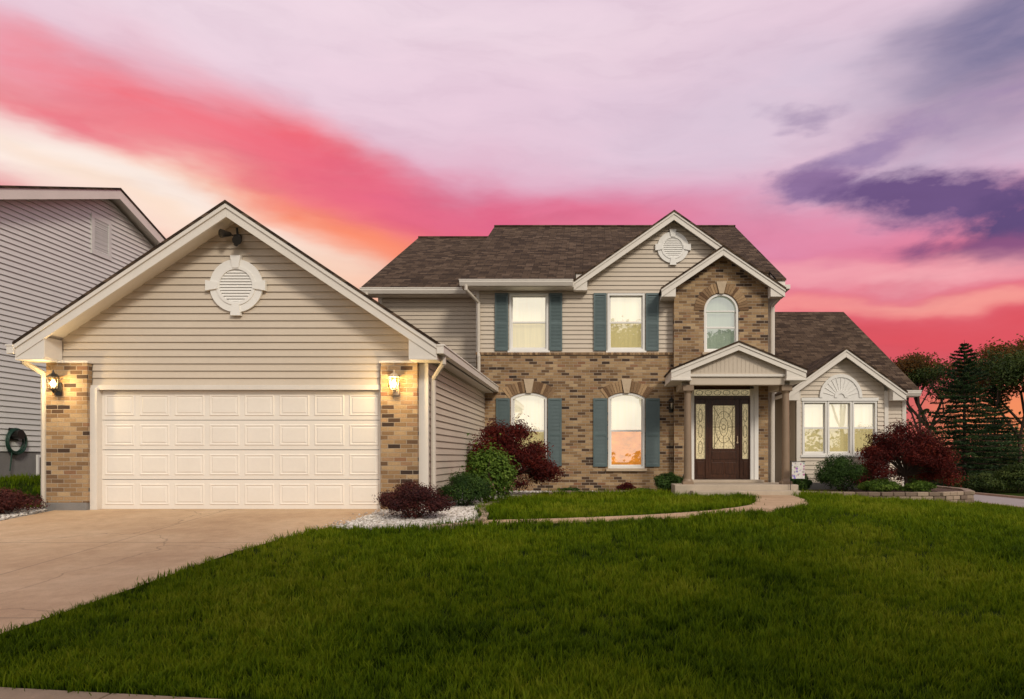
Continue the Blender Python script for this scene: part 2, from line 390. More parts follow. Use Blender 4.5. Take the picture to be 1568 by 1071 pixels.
FR.box(-2.23,-1.10,18.235,18.3,4.29,4.339); FR.box(.40,1.48,18.235,18.3,4.29,4.339)
m_cur_p=curtain_mat('curtain_green_glow',(.55,.62,.50),.35)
window(W1[0]+.003,W1[1]-.003,1.193,3.10,18.24,.11,cu=m_cur_w,cl=m_cur_g)
window(W2[0]+.003,W2[1]-.003,1.193,3.10,18.24,.11,cu=m_cur_w,cl=m_cur_o)
mb=MB()
for w in (W1,W2): mb.box(w[0]-.05,w[1]+.05,18.13,18.24,1.12,1.188)
mb.box(2.93,3.94,17.94,18.04,4.19,4.256); mb.build('window_sills',m_key,H,.006)
window(2.983,3.887,4.263,5.36,18.04,.452,cu=m_cur_p,cl=m_cur_p,split=.42)
FR.box(3.03,3.84,18.07,18.105,5.335,5.375)
# triple window
for i in range(3):
    a=5.755+i*.68; window(a,a+.665,1.56,3.02,18.6,0,cu=m_cur_w,cl=m_cur_g,split=.5,fw=.045)
FR.box(5.70,7.85,18.54,18.6,1.49,1.558); FR.box(5.72,7.82,18.55,18.6,3.022,3.11)
# sunburst
sb=MB(); cx,cz=6.79,3.112
pts=[(cx+.58*math.cos(a),cz+.64*math.sin(a)) for a in np.linspace(0,math.pi,25)]
sb.prism(pts,'y',18.555,18.6)
for r0,r1,y in ((.50,.58,18.53),(.10,.18,18.53)):
    for k in range(24):
        a,b=math.pi*k/24,math.pi*(k+1)/24
        sb.prism([(cx+r0*math.cos(a),cz+r0*1.1*math.sin(a)),(cx+r1*math.cos(a),cz+r1*1.1*math.sin(a)),(cx+r1*math.cos(b),cz+r1*1.1*math.sin(b)),(cx+r0*math.cos(b),cz+r0*1.1*math.sin(b))],'y',y,18.56)
for k in range(1,12):
    a=math.pi*k/12; sb.cyl((cx+.17*math.cos(a),18.55,cz+.18*math.sin(a)),(cx+.51*math.cos(a),18.55,cz+.56*math.sin(a)),.008,.012,6)
sb.build('sunburst_pediment',m_white,H)
FR.build('window_sashes',m_white,H,.003)
# voussoirs
VO=MB(); KE=MB()
def arch(cx,cz,r0,r1,a_max,n,y,key=.0):
    for k in range(n):
        a=-a_max+2*a_max*(k+.06)/n; b=-a_max+2*a_max*(k+.94)/n
        mid=abs((a+b)/2)
        if mid<key: continue
        VO.prism([(cx+r0*math.sin(a),cz+r0*math.cos(a)),(cx+r1*math.sin(a),cz+r1*math.cos(a)),(cx+r1*math.sin(b),cz+r1*math.cos(b)),(cx+r0*math.sin(b),cz+r0*math.cos(b))],'y',y-.018,y+.02,random.random())
    KE.prism([(cx+(r0-.03)*math.sin(-key*.8),cz+(r0-.03)*math.cos(key*.8)),(cx+(r1+.05)*math.sin(-key*1.15),cz+(r1+.05)*math.cos(key)),(cx+(r1+.05)*math.sin(key*1.15),cz+(r1+.05)*math.cos(key)),(cx+(r0-.03)*math.sin(key*.8),cz+(r0-.03)*math.cos(key*.8))],'y',y-.05,y+.01)
for w in (W1,W2):
    c=(w[0]+w[1])/2; arch(c,3.23-.86,.86,1.16,.66,17,18.2,.10)
arch(3.435,5.36,.47,.72,math.pi/2,25,18.0,.16)
VO.build('brick_arches',m_arch,H,.003,tint=True); KE.build('keystones',m_key,H,.006)
# shutters
SH=MB()
def shutter(x0,x1,z0,z1,y):
    SH.box(x0,x1,y-.012,y,z0,z1)
    w=.045
    SH.box(x0,x0+w,y-.035,y-.012,z0,z1); SH.box(x1-w,x1,y-.035,y-.012,z0,z1)
    zm=z0+(z1-z0)*.47
    for a,b in ((z0,z0+.07),(zm-.035,zm+.035),(z1-.06,z1)): SH.box(x0+w,x1-w,y-.034,y-.012,a,b)
    for a,b in ((z0+.07,zm-.035),(zm+.035,z1-.06)):
        z=a
        while z<b-.02:
            SH.prism([(y-.032,z),(y-.026,z),(y-.013,z+.035),(y-.018,z+.035)],'x',x0+w,x1-w); z+=.037
for a in ((-2.57,-2.215),(-1.115,-.77),(.07,.415),(1.465,1.81)): shutter(a[0],a[1],4.34,5.88,18.268)
for a in ((-2.53,-2.16),(-1.15,-.78),(.06,.44),(1.45,1.83)): shutter(a[0],a[1],1.24,3.06,18.197)
SH.build('shutters',m_shut,H)
# round vents
def vent(xc,zc,r,y):
    v=MB(); n=40
    for r0,r1,ya in ((r*.70,r,y-.035),(r*.62,r*.74,y-.05)):
        for k in range(n):
            a,b=2*math.pi*k/n,2*math.pi*(k+1)/n
            v.prism([(xc+r0*math.cos(a),zc+r0*math.sin(a)),(xc+r1*math.cos(a),zc+r1*math.sin(a)),(xc+r1*math.cos(b),zc+r1*math.sin(b)),(xc+r0*math.cos(b),zc+r0*math.sin(b))],'y',ya,y+.0)
    for k in range(4):
        a=math.pi/2*k; d=(math.cos(a),math.sin(a)); t=(-d[1],d[0])
        q=[(xc+d[0]*r*.66+t[0]*-.055,zc+d[1]*r*.66+t[1]*-.055),(xc+d[0]*r*1.13+t[0]*-.09,zc+d[1]*r*1.13+t[1]*-.09),(xc+d[0]*r*1.13+t[0]*.09,zc+d[1]*r*1.13+t[1]*.09),(xc+d[0]*r*.66+t[0]*.055,zc+d[1]*r*.66+t[1]*.055)]
        v.prism(q,'y',y-.065,y)
    z=zc-r*.6
    while z<zc+r*.6:
        hw=math.sqrt(max(0,(r*.63)**2-(z+.02-zc)**2))
        if hw>.03: v.prism([(y-.04,z),(y-.03,z),(y-.008,z+.048),(y-.018,z+.048)],'x',xc-hw,xc+hw)
        z+=.05
    pts=[(xc+r*.66*math.cos(a),zc+r*.66*math.sin(a)) for a in np.linspace(0,2*math.pi,30)[:-1]]
    v.prism(pts,'y',y-.006,y-.001)
    v.build('round_gable_vent',m_white,H)
vent(GXC-.03,4.47,.46,11.870); vent(2.19,7.10,.42,18.270)

# ---------------- entry
EN=MB(); EN.box(2.62,2.72,17.99,18.12,.9,3.40); EN.box(4.30,4.41,17.97,18.12,.84,3.42); EN.box(4.20,4.295,17.99,18.12,.9,3.3);EN.build('door_casing',m_white,H,.005)
DW=MB()
ox0,ox1,oz0,oz1=2.722,4.198,.93,3.36
DW.box(ox0,ox1,18.03,18.1,3.03,3.12); DW.box(ox0,ox1,18.03,18.1,3.28,3.40)
for a,b in ((ox0,ox0+.05),(3.02,3.10),(3.93,4.0),(ox1-.04,ox1)): DW.box(a,b,18.028,18.1,oz0,3.03)
DW.box(ox0,ox1,18.06,18.1,.88,.95)
# sidelights lower panels
for a,b in ((2.772,3.02),(4.0,4.158)):
    DW.box(a,b,18.05,18.09,.95,1.45); DW.box(a+.03,b-.03,18.035,18.05,1.02,1.38); DW.box(a,b,18.05,18.09,2.9,3.03)
# door slab
DW.box(3.10,3.93,18.05,18.09,.95,1.72)
DW.box(3.10,3.22,18.05,18.09,1.72,3.03); DW.box(3.81,3.93,18.05,18.09,1.72,3.03); DW.box(3.22,3.81,18.05,18.09,2.86,3.03)
for a,b in ((3.19,3.49),(3.54,3.84)):
    DW.box(a,b,18.035,18.05,1.05,1.36)
DW.box(3.19,3.84,18.035,18.05,1.44,1.64)
DW.build('front_door',m_wood,H,.008)
flat('door_glass',[(3.22,1.72),(3.81,1.72),(3.81,2.86),(3.22,2.86)],18.085,m_leaded)
flat('door_glass',[(2.772,1.45),(3.02,1.45),(3.02,2.9),(2.772,2.9)],18.085,m_leaded)
flat('door_glass',[(4.0,1.45),(4.158,1.45),(4.158,2.9),(4.0,2.9)],18.085,m_leaded)
flat('door_glass',[(2.722,3.12),(4.2,3.12),(4.2,3.28),(2.722,3.28)],18.09,m_leaded)
CM=MB()
def came(p,q,r=.006): CM.cyl((p[0],18.08,p[1]),(q[0],18.08,q[1]),r,r,5)
def ell(cx,cz,rx,rz,n=28):
    P=[(cx+rx*math.cos(2*math.pi*i/n),cz+rz*math.sin(2*math.pi*i/n)) for i in range(n)]
    for i in range(n): came(P[i],P[(i+1)%n])
ell(3.515,2.29,.22,.42); ell(3.515,2.29,.11,.24); ell(3.515,2.29,.05,.07)
for sx in (-1,1):
    came((3.515+sx*.295,1.72),(3.515+sx*.1,2.05)); came((3.515+sx*.295,2.86),(3.515+sx*.1,2.53)); came((3.515,2.29+sx*.24),(3.515,2.29+sx*.57)); came((3.515+sx*.11,2.29),(3.515+sx*.295,2.29))
    came((3.515+sx*.24,1.72),(3.515+sx*.24,2.86))
for cx in (2.896,4.08):
    for z in (1.75,2.18,2.6): ell(cx,z,.05,.17,16)
for i in range(6): ell(2.87+i*.24,3.2,.09,.06,14)
CM.build('door_cames',m_came,H)
mb=MB(); mb.cyl((3.86,17.99,1.9),(3.86,17.99,2.05),.012); mb.cyl((3.86,18.05,2.03),(3.86,17.985,2.03),.012); mb.cyl((3.86,18.05,1.88),(3.86,17.985,1.88),.025); mb.build('door_handle',m_key,H)
# interior blocker behind door
mb=MB(); mb.box(2.5,4.5,18.27,18.3,.4,3.5); mb.build('entry_back',m_wallin,H)
# porch
m_conc=paint('porch_concrete',(.48,.40,.31),.85,.15,3,.2)
mb=MB(); mb.box(2.02,5.0,16.45,17.998,.4,.83); mb.box(2.6,4.45,17.55,18.03,.83,.905); mb.box(2.4,4.95,16.08,16.449,.4,.70); mb.build('porch_slab',m_conc,H,.015)
# portico
PXC=3.57; PH=1.62; PS=.41; PZ=4.28
SHY.chev(PXC,PZ+.03,PH+.03,PS,16.45,17.998,0,.045)
TR.chev(PXC,PZ,PH,PS,16.53,17.998,.014,.10)
TR.chev(PXC,PZ,PH+.01,PS,16.488,16.528,.014,.20)
TR.chev(PXC,PZ,PH+.02,PS,16.465,16.487,.014,.08)
for sg in (-1,1):
    xe=PXC+sg*PH; xi=xe-sg*.46
    TR.prism([(xe,3.40),(xi,3.40),(xi,3.66),(xe,3.53)],'y',16.50,17.99)
    TR.box(min(xe,xi)-.02,max(xe,xi)+.02,16.47,17.99,3.35,3.398)
mb=MB(); mb.prism([(PXC-1.15,3.52),(PXC+1.15,3.52),(PXC+1.15,3.72),(PXC,4.17),(PXC-1.15,3.72)],'y',16.64,16.68)
for k in range(-11,12):
    x=PXC+k*.1; mb.box(x-.006,x+.006,16.632,16.64,3.54,4.12-abs(k*.1)*.41)
mb.build('portico_tympanum',m_siding,H)
TR.box(PXC-1.155,PXC+1.155,16.61,16.70,3.455,3.52)
mb=MB(); mb.box(PXC-1.16,PXC+1.16,16.66,16.9,3.26,3.452); mb.box(2.24,2.52,16.9,17.99,3.2,3.452); mb.box(4.66,4.92,16.9,17.99,3.2,3.452); mb.box(2.52,4.66,16.9,17.99,3.40,3.45); mb.build('portico_beams',m_siding,H,.006)
CL=MB()
for cx in (2.38,4.79):
    CL.box(cx-.13,cx+.13,16.67,16.93,.83,.90); CL.cyl((cx,16.8,.90),(cx,16.8,.97),.125,.10,20); CL.cyl((cx,16.8,.97),(cx,16.8,3.06),.098,.082,20)
    CL.cyl((cx,16.8,3.06),(cx,16.8,3.12),.085,.12,20); CL.box(cx-.13,cx+.13,16.67,16.93,3.12,3.258)
CL.build('portico_columns',m_column,H,.004)
SHX.build('roof_shingles_front',m_shx,H); SHY.build('roof_shingles_gables',m_shy,H)
TR.build('trim',m_trim,H,.004); GUT.build('gutters',m_trim,H,.006); PIPE.build('downspouts',m_pipe,H,smooth=False)

# ---------------- lanterns
m_bulb,nt,b=newmat('lamp_glow'); n=noise(nt,pos(nt),20,2)
nt.links.new(ramp(nt,n,[(.3,(1,.72,.35)),(.7,(1,.85,.55))]),b.inputs['Emission Color']); b.inputs['Emission Strength'].default_value=7
def lglass():
    m=bpy.data.materials.new('lantern_glass'); m.use_nodes=True; nt=m.node_tree; nt.nodes.clear()
    g=N(nt,'ShaderNodeBsdfGlossy',{},{'Roughness':.1}); t=N(nt,'ShaderNodeBsdfTransparent',{},{0:(1,.93,.8,1)})
    nn=noise(nt,pos(nt),30,2); x=N(nt,'ShaderNodeMixShader',{},{0:math_(nt,'MULTIPLY',nn,.2),1:t.outputs[0],2:g.outputs[0]}); N(nt,'ShaderNodeOutputMaterial',{},{0:x.outputs[0]}); return m
m_lg=lglass()
def lantern(x,y,z,lit,metal):
    P=empty('wall_lantern'); yc=y-.13
    m=MB(); m.prism([(x-.05,z-.1),(x+.05,z-.1),(x+.06,z),(x+.05,z+.12),(x-.05,z+.12),(x-.06,z)],'y',y-.02,y)
    m.cyl((x,y-.02,z-.02),(x,yc,z-.06),.012,.012); m.cyl((x,yc,z-.06),(x,yc,z-.02),.012,.03)
    m.cyl((x,yc,z-.02),(x,yc,z),.05,.06,6); m.cyl((x,yc,z+.2),(x,yc,z+.26),.10,.05,6); m.cyl((x,yc,z+.26),(x,yc,z+.30),.03,.012,6); m.cyl((x,yc,z+.3),(x,yc,z+.33),.014,.004,6)
    for i in range(6):
        a=2*math.pi*i/6; m.cyl((x+.058*math.cos(a),yc+.058*math.sin(a),z),(x+.088*math.cos(a),yc+.088*math.sin(a),z+.2),.005,.005,4)
    m.build('lantern_frame',metal,P)
    g=MB(); g.cyl((x,yc,z+.002),(x,yc,z+.198),.054,.083,6,caps=False); g.build('lantern_panes',m_lg,P)
    if lit:
        b=MB(); b.cyl((x,yc,z+.03),(x,yc,z+.09),.022,.045,10); b.cyl((x,yc,z+.09),(x,yc,z+.16),.045,.016,10); b.build('bulb',m_bulb,P)
        L=bpy.data.lights.new('lantern_light','POINT'); L.energy=30; L.color=(1,.72,.34); L.shadow_soft_size=.06
        o=bpy.data.objects.new('lantern_light',L); o.location=(x,yc-.12,z+.1); o.parent=P; COL.objects.link(o)
    else:
        b=MB(); b.cyl((x,yc,z+.03),(x,yc,z+.13),.015,.015,8); b.build('bulb',m_white,P)
lantern(-9.17,11.77,2.66,True,m_dark); lantern(-3.36,11.77,2.66,True,m_key)
lantern(2.40-.27,18.19,2.78,False,m_dark)
# floodlight
P=empty('security_floodlight'); m=MB(); fx,fz=-6.12,5.30
m.box(fx-.05,fx+.05,11.80,11.88,fz-.05,fz+.05); m.cyl((fx,11.82,fz),(fx-.10,11.72,fz+.03),.012); m.cyl((fx,11.82,fz),(fx+.05,11.72,fz-.08),.012)
m.cyl((fx-.08,11.74,fz+.03),(fx-.17,11.60,fz+.0),.035,.075,12); m.cyl((fx+.04,11.74,fz-.06),(fx+.10,11.60,fz-.12),.035,.075,12); m.cyl((fx,11.8,fz-.05),(fx,11.76,fz-.15),.03,.035,10)
m.cyl((fx,11.82,fz+.05),(fx,11.80,fz+.16),.02,.02,8)
m.build('floodlight_heads',m_dark,P)

# ================================================================== NEIGHBOUR
S=empty('siding_house'); NX=-12.4; yp=17.5; zp=8.35; ns=.38
mb=MB(); mb.prism([(12.7,.3),(22.3,.3),(22.3,zp-.25-ns*4.8),(yp,zp-.25),(12.7,zp-.25-ns*4.8)],'x',NX-9,NX-.002); mb.build('house_body',m_siding_n,S)
mb=MB()
def nyr(z):
    dx=(zp-.2-z)/ns; return (max(12.7,yp-dx),min(22.3,yp+dx))
siding('gable_siding',nyr,1.62,zp-.25,[],NX,m_siding_n,S,'y',1,.12)
mb=MB(); mb.box(NX-.1,NX+.004,12.68,22.3,.3,1.62); mb.build('foundation',m_found,S)
mb=MB(); mb.chev(yp,zp,5.2,ns,NX-9.3,NX+.3,.01,.14,'x'); mb.chev(yp,zp,5.22,ns,NX+.3,NX+.33,.0,.24,'x'); mb.box(NX-.02,NX+.03,12.66,12.78,1.62,6.6)
mb.build('rake_trim',m_trim,S,.005)
mb=MB(); mb.chev(yp,zp+.05,5.25,ns,NX-9.3,NX+.35,0,.055,'x'); mb.build('roof',m_shx,S)
mb=MB(); mb.box(NX,NX+.04,16.9,17.0,6.55,7.55); mb.box(NX,NX+.04,17.5,17.6,6.55,7.55); mb.box(NX,NX+.04,17.0,17.5,6.55,6.65); mb.box(NX,NX+.04,17.0,17.5,7.45,7.55)
z=6.66
while z<7.44: mb.prism([(NX+.035,z),(NX+.03,z),(NX+.003,z+.05),(NX+.01,z+.05)],'y',17.0,17.5) ; z+=.055
mb.build('gable_vent',m_siding_n,S)
mb=MB(); 
for a,b,c,d in ((15.25,15.30,1.02,1.55),(15.85,15.90,1.02,1.55),(15.3,15.85,1.02,1.08),(15.3,15.85,1.49,1.55)): mb.box(NX+.004,NX+.04,a,b,c,d)
mb.build('basement_window_frame',m_white,S)
me=MB(); me.box(NX+.004,NX+.015,15.3,15.85,1.08,1.49); me.build('basement_window_glass',m_dark,S)
# hose
Hs=empty('garden_hose_reel'); m_hose=paint('hose_rubber',(.01,.05,.03),.4,.2,5,.05)
mb=MB()
for k in range(9):
    R=.20+.016*(k%5)+random.uniform(-.01,.01); X=NX+.06+.028*(k//3)+random.uniform(0,.01); n=28
    for i in range(n):
        a,b=2*math.pi*i/n,2*math.pi*(i+1)/n
        mb.cyl((X,14.62+R*math.cos(a),1.83+R*1.1*math.sin(a)),(X,14.62+R*math.cos(b),1.83+R*1.1*math.sin(b)),.012,.012,6)
mb.cyl((NX+.1,14.5,1.6),(NX+.1,14.45,1.2),.012); mb.build('hose_coils',m_hose,Hs)
mb=MB(); mb.box(NX+.02,NX+.04,14.5,14.74,1.85,2.12); mb.cyl((NX+.03,14.62,1.98),(NX+.2,14.62,1.98),.10,.10,14); mb.build('hanger',m_dark,Hs)

# ================================================================== GROUND
def sstep(t): t=max(0,min(1,t)); return t*t*(3-2*t)
def sp(t): return math.log1p(math.exp(max(-30,min(30,t*1.6))))/1.6
def g(X,Y):
    z=max(0,min(.57,.075*(Y-4.3)))
    z-=min(1.0,.1*sp(X-6)) if X<60 else 1.0
    z+=.44*sstep((-X-9.9)/1.6)*sstep((Y-12)/1.6)
    return z
def axis(lo,hi,dlo,dhi,step):
    a=list(np.arange(dlo,dhi+1e-6,step)); s=step; x=dhi
    while x<hi: s*=1.5; x+=s; a.append(min(x,hi))
    s=step; x=dlo
    while x>lo: s*=1.5; x-=s; a.insert(0,max(x,lo))
    return a
xs=axis(-1500,1500,-16,24,.5); ys=axis(-400,2500,3.9,30.3,.4)
def soil_grass(name):
    m,nt,b=newmat(name); p=pos(nt); n1=noise(nt,p,.5,3); n2=noise(nt,p,40,3,.7)
    s=math_(nt,'ADD',math_(nt,'MULTIPLY',n1,.5),math_(nt,'MULTIPLY',n2,.5))
    nt.links.new(ramp(nt,s,[(.3,(.008,.014,.002)),(.55,(.025,.042,.004)),(.7,(.045,.07,.008))]),b.inputs['Base Color']); b.inputs['Roughness'].default_value=1
    b.inputs['Specular IOR Level'].default_value=.05
    bump(nt,b,n2,1,.04); return m
m_soil=soil_grass('lawn_ground')
vs=[(x,y,g(x,y)-(.14 if y<3.6 else 0)) for y in ys for x in xs]; nx=len(xs)
fs=[(j*nx+i,j*nx+i+1,(j+1)*nx+i+1,(j+1)*nx+i) for j in range(len(ys)-1) for i in range(nx-1)]
me=bpy.data.meshes.new('ground'); me.from_pydata(vs,[],fs); me.materials.append(m_soil); o=bpy.data.objects.new('ground',me); COL.objects.link(o)

def sheet(name,left,right,y0,y1,dz,mat,ny=60,nxx=12):
    v=[];f=[]
    for j in range(ny+1):
        y=y0+(y1-y0)*j/ny; a,b=left(y),right(y)
        for i in range(nxx+1):
            x=a+(b-a)*i/nxx; v.append((x,y,g(x,y)+dz))
    f=[(j*(nxx+1)+i,j*(nxx+1)+i+1,(j+1)*(nxx+1)+i+1,(j+1)*(nxx+1)+i) for j in range(ny) for i in range(nxx)]
    me=bpy.data.meshes.new(name); me.from_pydata(v,[],f); me.materials.append(mat); o=bpy.data.objects.new(name,me); COL.objects.link(o)
    return o
ED=[(2,-4.95),(4.2,-4.78),(5.39,-4.67),(6.72,-4.53),(8.34,-4.40),(9.3,-4.18),(9.85,-3.98),(10.4,-3.78),(10.9,-3.66),(11.9,-3.58),(12.1,-3.58)]
def dedge(y): return float(np.interp(y,[e[0] for e in ED],[e[1] for e in ED]))
def concrete():
    m,nt,b=newmat('driveway_concrete'); p=pos(nt)
    n1=noise(nt,p,.7,6,.65); n2=noise(nt,p,7,4,.6); n3=noise(nt,p,160,2,.6)
    c=ramp(nt,n1,[(.28,(.43,.275,.16)),(.5,(.54,.37,.225)),(.72,(.63,.46,.30))])
    c=mixc(nt,.4,c,ramp(nt,n2,[(.3,(.68,.66,.62)),(.7,(1.1,1.1,1.1))]),'MULTIPLY')
    c=mixc(nt,.5,c,ramp(nt,n3,[(.35,(.6,.6,.6)),(.6,(1.1,1.1,1.1))]),'MULTIPLY')
    w=N(nt,'ShaderNodeVectorMath',{'operation':'MULTIPLY_ADD'},{0:N(nt,'ShaderNodeTexNoise',{},{'Vector':p,'Scale':1.2,'Detail':5.0}).outputs[1],1:(.9,.9,0),2:p}).outputs[0]
    v=N(nt,'ShaderNodeTexVoronoi',{'feature':'DISTANCE_TO_EDGE'},{'Vector':w,'Scale':.27}).outputs[0]
    cr=ramp(nt,v,[(0,(0,0,0)),(.004,(1,1,1))])
    c=mixc(nt,.4,c,cr,'MULTIPLY')
    s=N(nt,'ShaderNodeSeparateXYZ',{},{0:p})
    jy=math_(nt,'ABSOLUTE',math_(nt,'SUBTRACT',math_(nt,'FRACT',math_(nt,'DIVIDE',math_(nt,'SUBTRACT',s.outputs[1],9.0),3.2)),.5))
    jl=math_(nt,'LESS_THAN',math_(nt,'ABSOLUTE',math_(nt,'SUBTRACT',jy,.5)),.003)
    jx=math_(nt,'LESS_THAN',math_(nt,'ABSOLUTE',math_(nt,'ADD',s.outputs[0],6.3)),.009)
    j=math_(nt,'MAXIMUM',jl,jx)
    c=mixc(nt,math_(nt,'MULTIPLY',j,.55),c,(.10,.07,.045,1))
    nt.links.new(c,b.inputs['Base Color']); b.inputs['Roughness'].default_value=.75
    bump(nt,b,math_(nt,'SUBTRACT',n3,j),.4,.008); return m
m_drive=concrete()
sheet('driveway',lambda y:-9.25,dedge,2.4,12.0,.02,m_drive)
m_gravelbase=paint('gravel_bed_base',(.42,.38,.34),.95,.4,18,.8)
m_mulch=paint('mulch',(.09,.05,.03),1,.4,25,.9)
def strip(name,pts,ws,dz,mat,thick=.03):
    P=[Vector((a,b)) for a,b in pts]; fine=[];fw=[]
    for i in range(len(P)-1):
        for k in range(10):
            t=k/10; 
            p0=P[max(0,i-1)];p1=P[i];p2=P[i+1];p3=P[min(len(P)-1,i+2)]
            q=.5*((2*p1)+(-p0+p2)*t+(2*p0-5*p1+4*p2-p3)*t*t+(-p0+3*p1-3*p2+p3)*t**3)
            fine.append(q); fw.append(ws[i]*(1-t)+ws[i+1]*t)
    fine.append(P[-1]); fw.append(ws[-1]); v=[];f=[]
    for i,q in enumerate(fine):
        d=(fine[min(i+1,len(fine)-1)]-fine[max(i-1,0)]).normalized(); n=Vector((-d.y,d.x))*fw[i]/2
        for s_ in (1,-1):
            c=q+n*s_; v.append((c.x,c.y,g(c.x,c.y)+dz)); v.append((c.x,c.y,g(c.x,c.y)+dz-thick))
    for i in range(len(fine)-1):
        a=i*4; b=a+4; f+=[(a,a+2,b+2,b),(a+1,a,b,b+1),(a+2,a+3,b+3,b+2)]
    me=bpy.data.meshes.new(name); me.from_pydata(v,[],f); me.materials.append(mat); o=bpy.data.objects.new(name,me); COL.objects.link(o)
    return fine,fw
pathc,pathw=strip('garden_path',[(4.15,16.1),(4.1,15),(3.85,13.8),(3.5,12.8),(2.9,12.0),(2.2,11.55),(1.0,11.08),(-.36,10.75),(-1.2,10.62),(-1.7,10.55)],[1.2,1.05,1.0,1.0,.72,.38,.28,.25,.25,.25],.035,m_drive,.06)
bedpoly=[(-3.85,10.05),(-3.2,10.0),(-2.4,10.1),(-1.85,10.4),(-1.78,10.9),(-1.95,11.6),(-2.0,12.4),(-1.9,13.6),(-1.65,15),(-1.3,16.3),(-.8,17.2),(1.9,17.25),(2.0,18.19),(-2.83,18.19),(-2.83,11.85),(-3.57,11.85)]
rbed=[(5.05,17.0),(5.6,16.65),(7,16.4),(8.4,16.45),(9.3,17.0),(9.85,18.2),(10.0,20),(9.2,20.0),(5.0,20.0)]
def poly_sheet(name,poly,dz,mat,zf=None):
    me=bpy.data.meshes.new(name); import bmesh
    bm=bmesh.new(); vv=[bm.verts.new((x,y,(zf if zf else g(x,y))+dz)) for x,y in poly]; bm.faces.new(vv); bmesh.ops.triangulate(bm,faces=bm.faces[:]); bm.to_mesh(me); bm.free()
    me.materials.append(mat); o=bpy.data.objects.new(name,me); COL.objects.link(o); return o
def inpoly(x,y,poly):
    c=False; j=len(poly)-1
    for i in range(len(poly)):
        xi,yi=poly[i]; xj,yj=poly[j]
        if (yi>y)!=(yj>y) and x<(xj-xi)*(y-yi)/(yj-yi)+xi: c=not c
        j=i
    return c
gp=empty('gravel_bed')
v=[];f=[]
st=.12
for i in range(int(6.2/st)):
    for j in range(int(8.4/st)):
        x=-3.9+i*st; y=9.95+j*st
        if inpoly(x+st/2,y+st/2,bedpoly):
            k=len(v); v+=[(a,b,g(a,b)+.014) for a,b in ((x,y),(x+st,y),(x+st,y+st),(x,y+st))]; f.append((k,k+1,k+2,k+3))
me=bpy.data.meshes.new('bed_base'); me.from_pydata(v,[],f); me.materials.append(m_gravelbase); o=bpy.data.objects.new('bed_base',me); COL.objects.link(o); o.parent=gp
poly_sheet('planting_bed',rbed,0,m_mulch,.615)
poly_sheet('planting_bed',[(-12.3,10.6),(-9.28,10.6),(-9.28,12.2),(-12.3,12.2)],.02,m_gravelbase)
# pebbles
m_peb=arch_brick('pebbles',(.40,.35,.30),(.85,.82,.78))
import bmesh as _b
bm=_b.new(); _b.ops.create_icosphere(bm,subdivisions=1,radius=1); iv=[tuple(x.co) for x in bm.verts]; ifc=[tuple(q.index for q in x.verts) for x in bm.faces]; bm.free()
ivn=np.array(iv)
PB=MB()
def pebble(x,y,z,r,t):
    a=ivn*np.array([r*random.uniform(.7,1.3),r*random.uniform(.7,1.2),r*random.uniform(.5,.8)])
    PB.add([(x+q[0],y+q[1],z+q[2]) for q in a],ifc,t)
cnt=0
while cnt<5200:
    x=random.uniform(-3.9,2); y=random.uniform(9.95,18.2)
    if y>13.5 and random.random()<.6: continue
    if inpoly(x,y,bedpoly): pebble(x,y,g(x,y)+.02,random.uniform(.016,.036),random.random()); cnt+=1
for _ in range(900):
    x=random.uniform(-11.2,-9.28); y=random.uniform(10.6,12.1); pebble(x,y,g(x,y)+.03,random.uniform(.015,.032),random.random())
for _ in range(60):
    y=random.uniform(10,11.8); x=dedge(y)-abs(random.gauss(0,.12)); pebble(x,y,g(x,y)+.03,random.uniform(.008,.018),random.random())
PB.build('pebbles',m_peb,gp,tint=True,smooth=True)
# paver edging of bed
PE=MB(); edge=[(-2.3,10.0),(-1.85,10.25),(-1.68,10.6),(-1.72,11.1),(-1.87,11.7),(-1.92,12.4),(-1.82,13.6),(-1.57,15),(-1.22,16.25),(-.75,17.1),(0,17.2),(1.9,17.2)]
def blocks_along(pl,step,fn):
    P=[Vector(p) for p in pl]; d=0
    for i in range(len(P)-1):
        L=(P[i+1]-P[i]).length; dr=(P[i+1]-P[i])/L
        while d<L:
            fn(P[i]+dr*d,dr); d+=step
        d-=L
def pav(p,dr):
    n=Vector((-dr.y,dr.x)); z=g(p.x,p.y); h=.075+random.uniform(-.008,.01); a=dr*.095; b=n*.055
    q=[p-a-b,p+a-b,p+a+b,p-a+b]; PE.prism([(t.x,t.y) for t in q],'z',z-.05,z+h,random.random())
blocks_along(edge,.2,pav); PE.build('paver_edging',m_block,None,.012,tint=True)
# retaining wall
RW=MB()
for c in range(5):
    z1=.66-.1*c
    def rb(p,dr,c=c,z1=z1):
        n=Vector((-dr.y,dr.x)); w=.135; j=random.uniform(-.012,.012); a=dr*w; bq=n*.10
        p=p+n*j; q=[p-a-bq,p+a-bq,p+a+bq,p-a+bq]
        RW.prism([(t.x,t.y) for t in q],'z',z1-.094,z1,random.random())
    pl=[(5.15+.14*(c%2),16.85),(5.8,16.5),(7,16.3),(8.4,16.35),(9.4,16.95),(9.95,18.2),(10.1,20.2)]
    blocks_along(pl,.285,rb)
RW.build('retaining_wall',m_block,None,.014,tint=True)
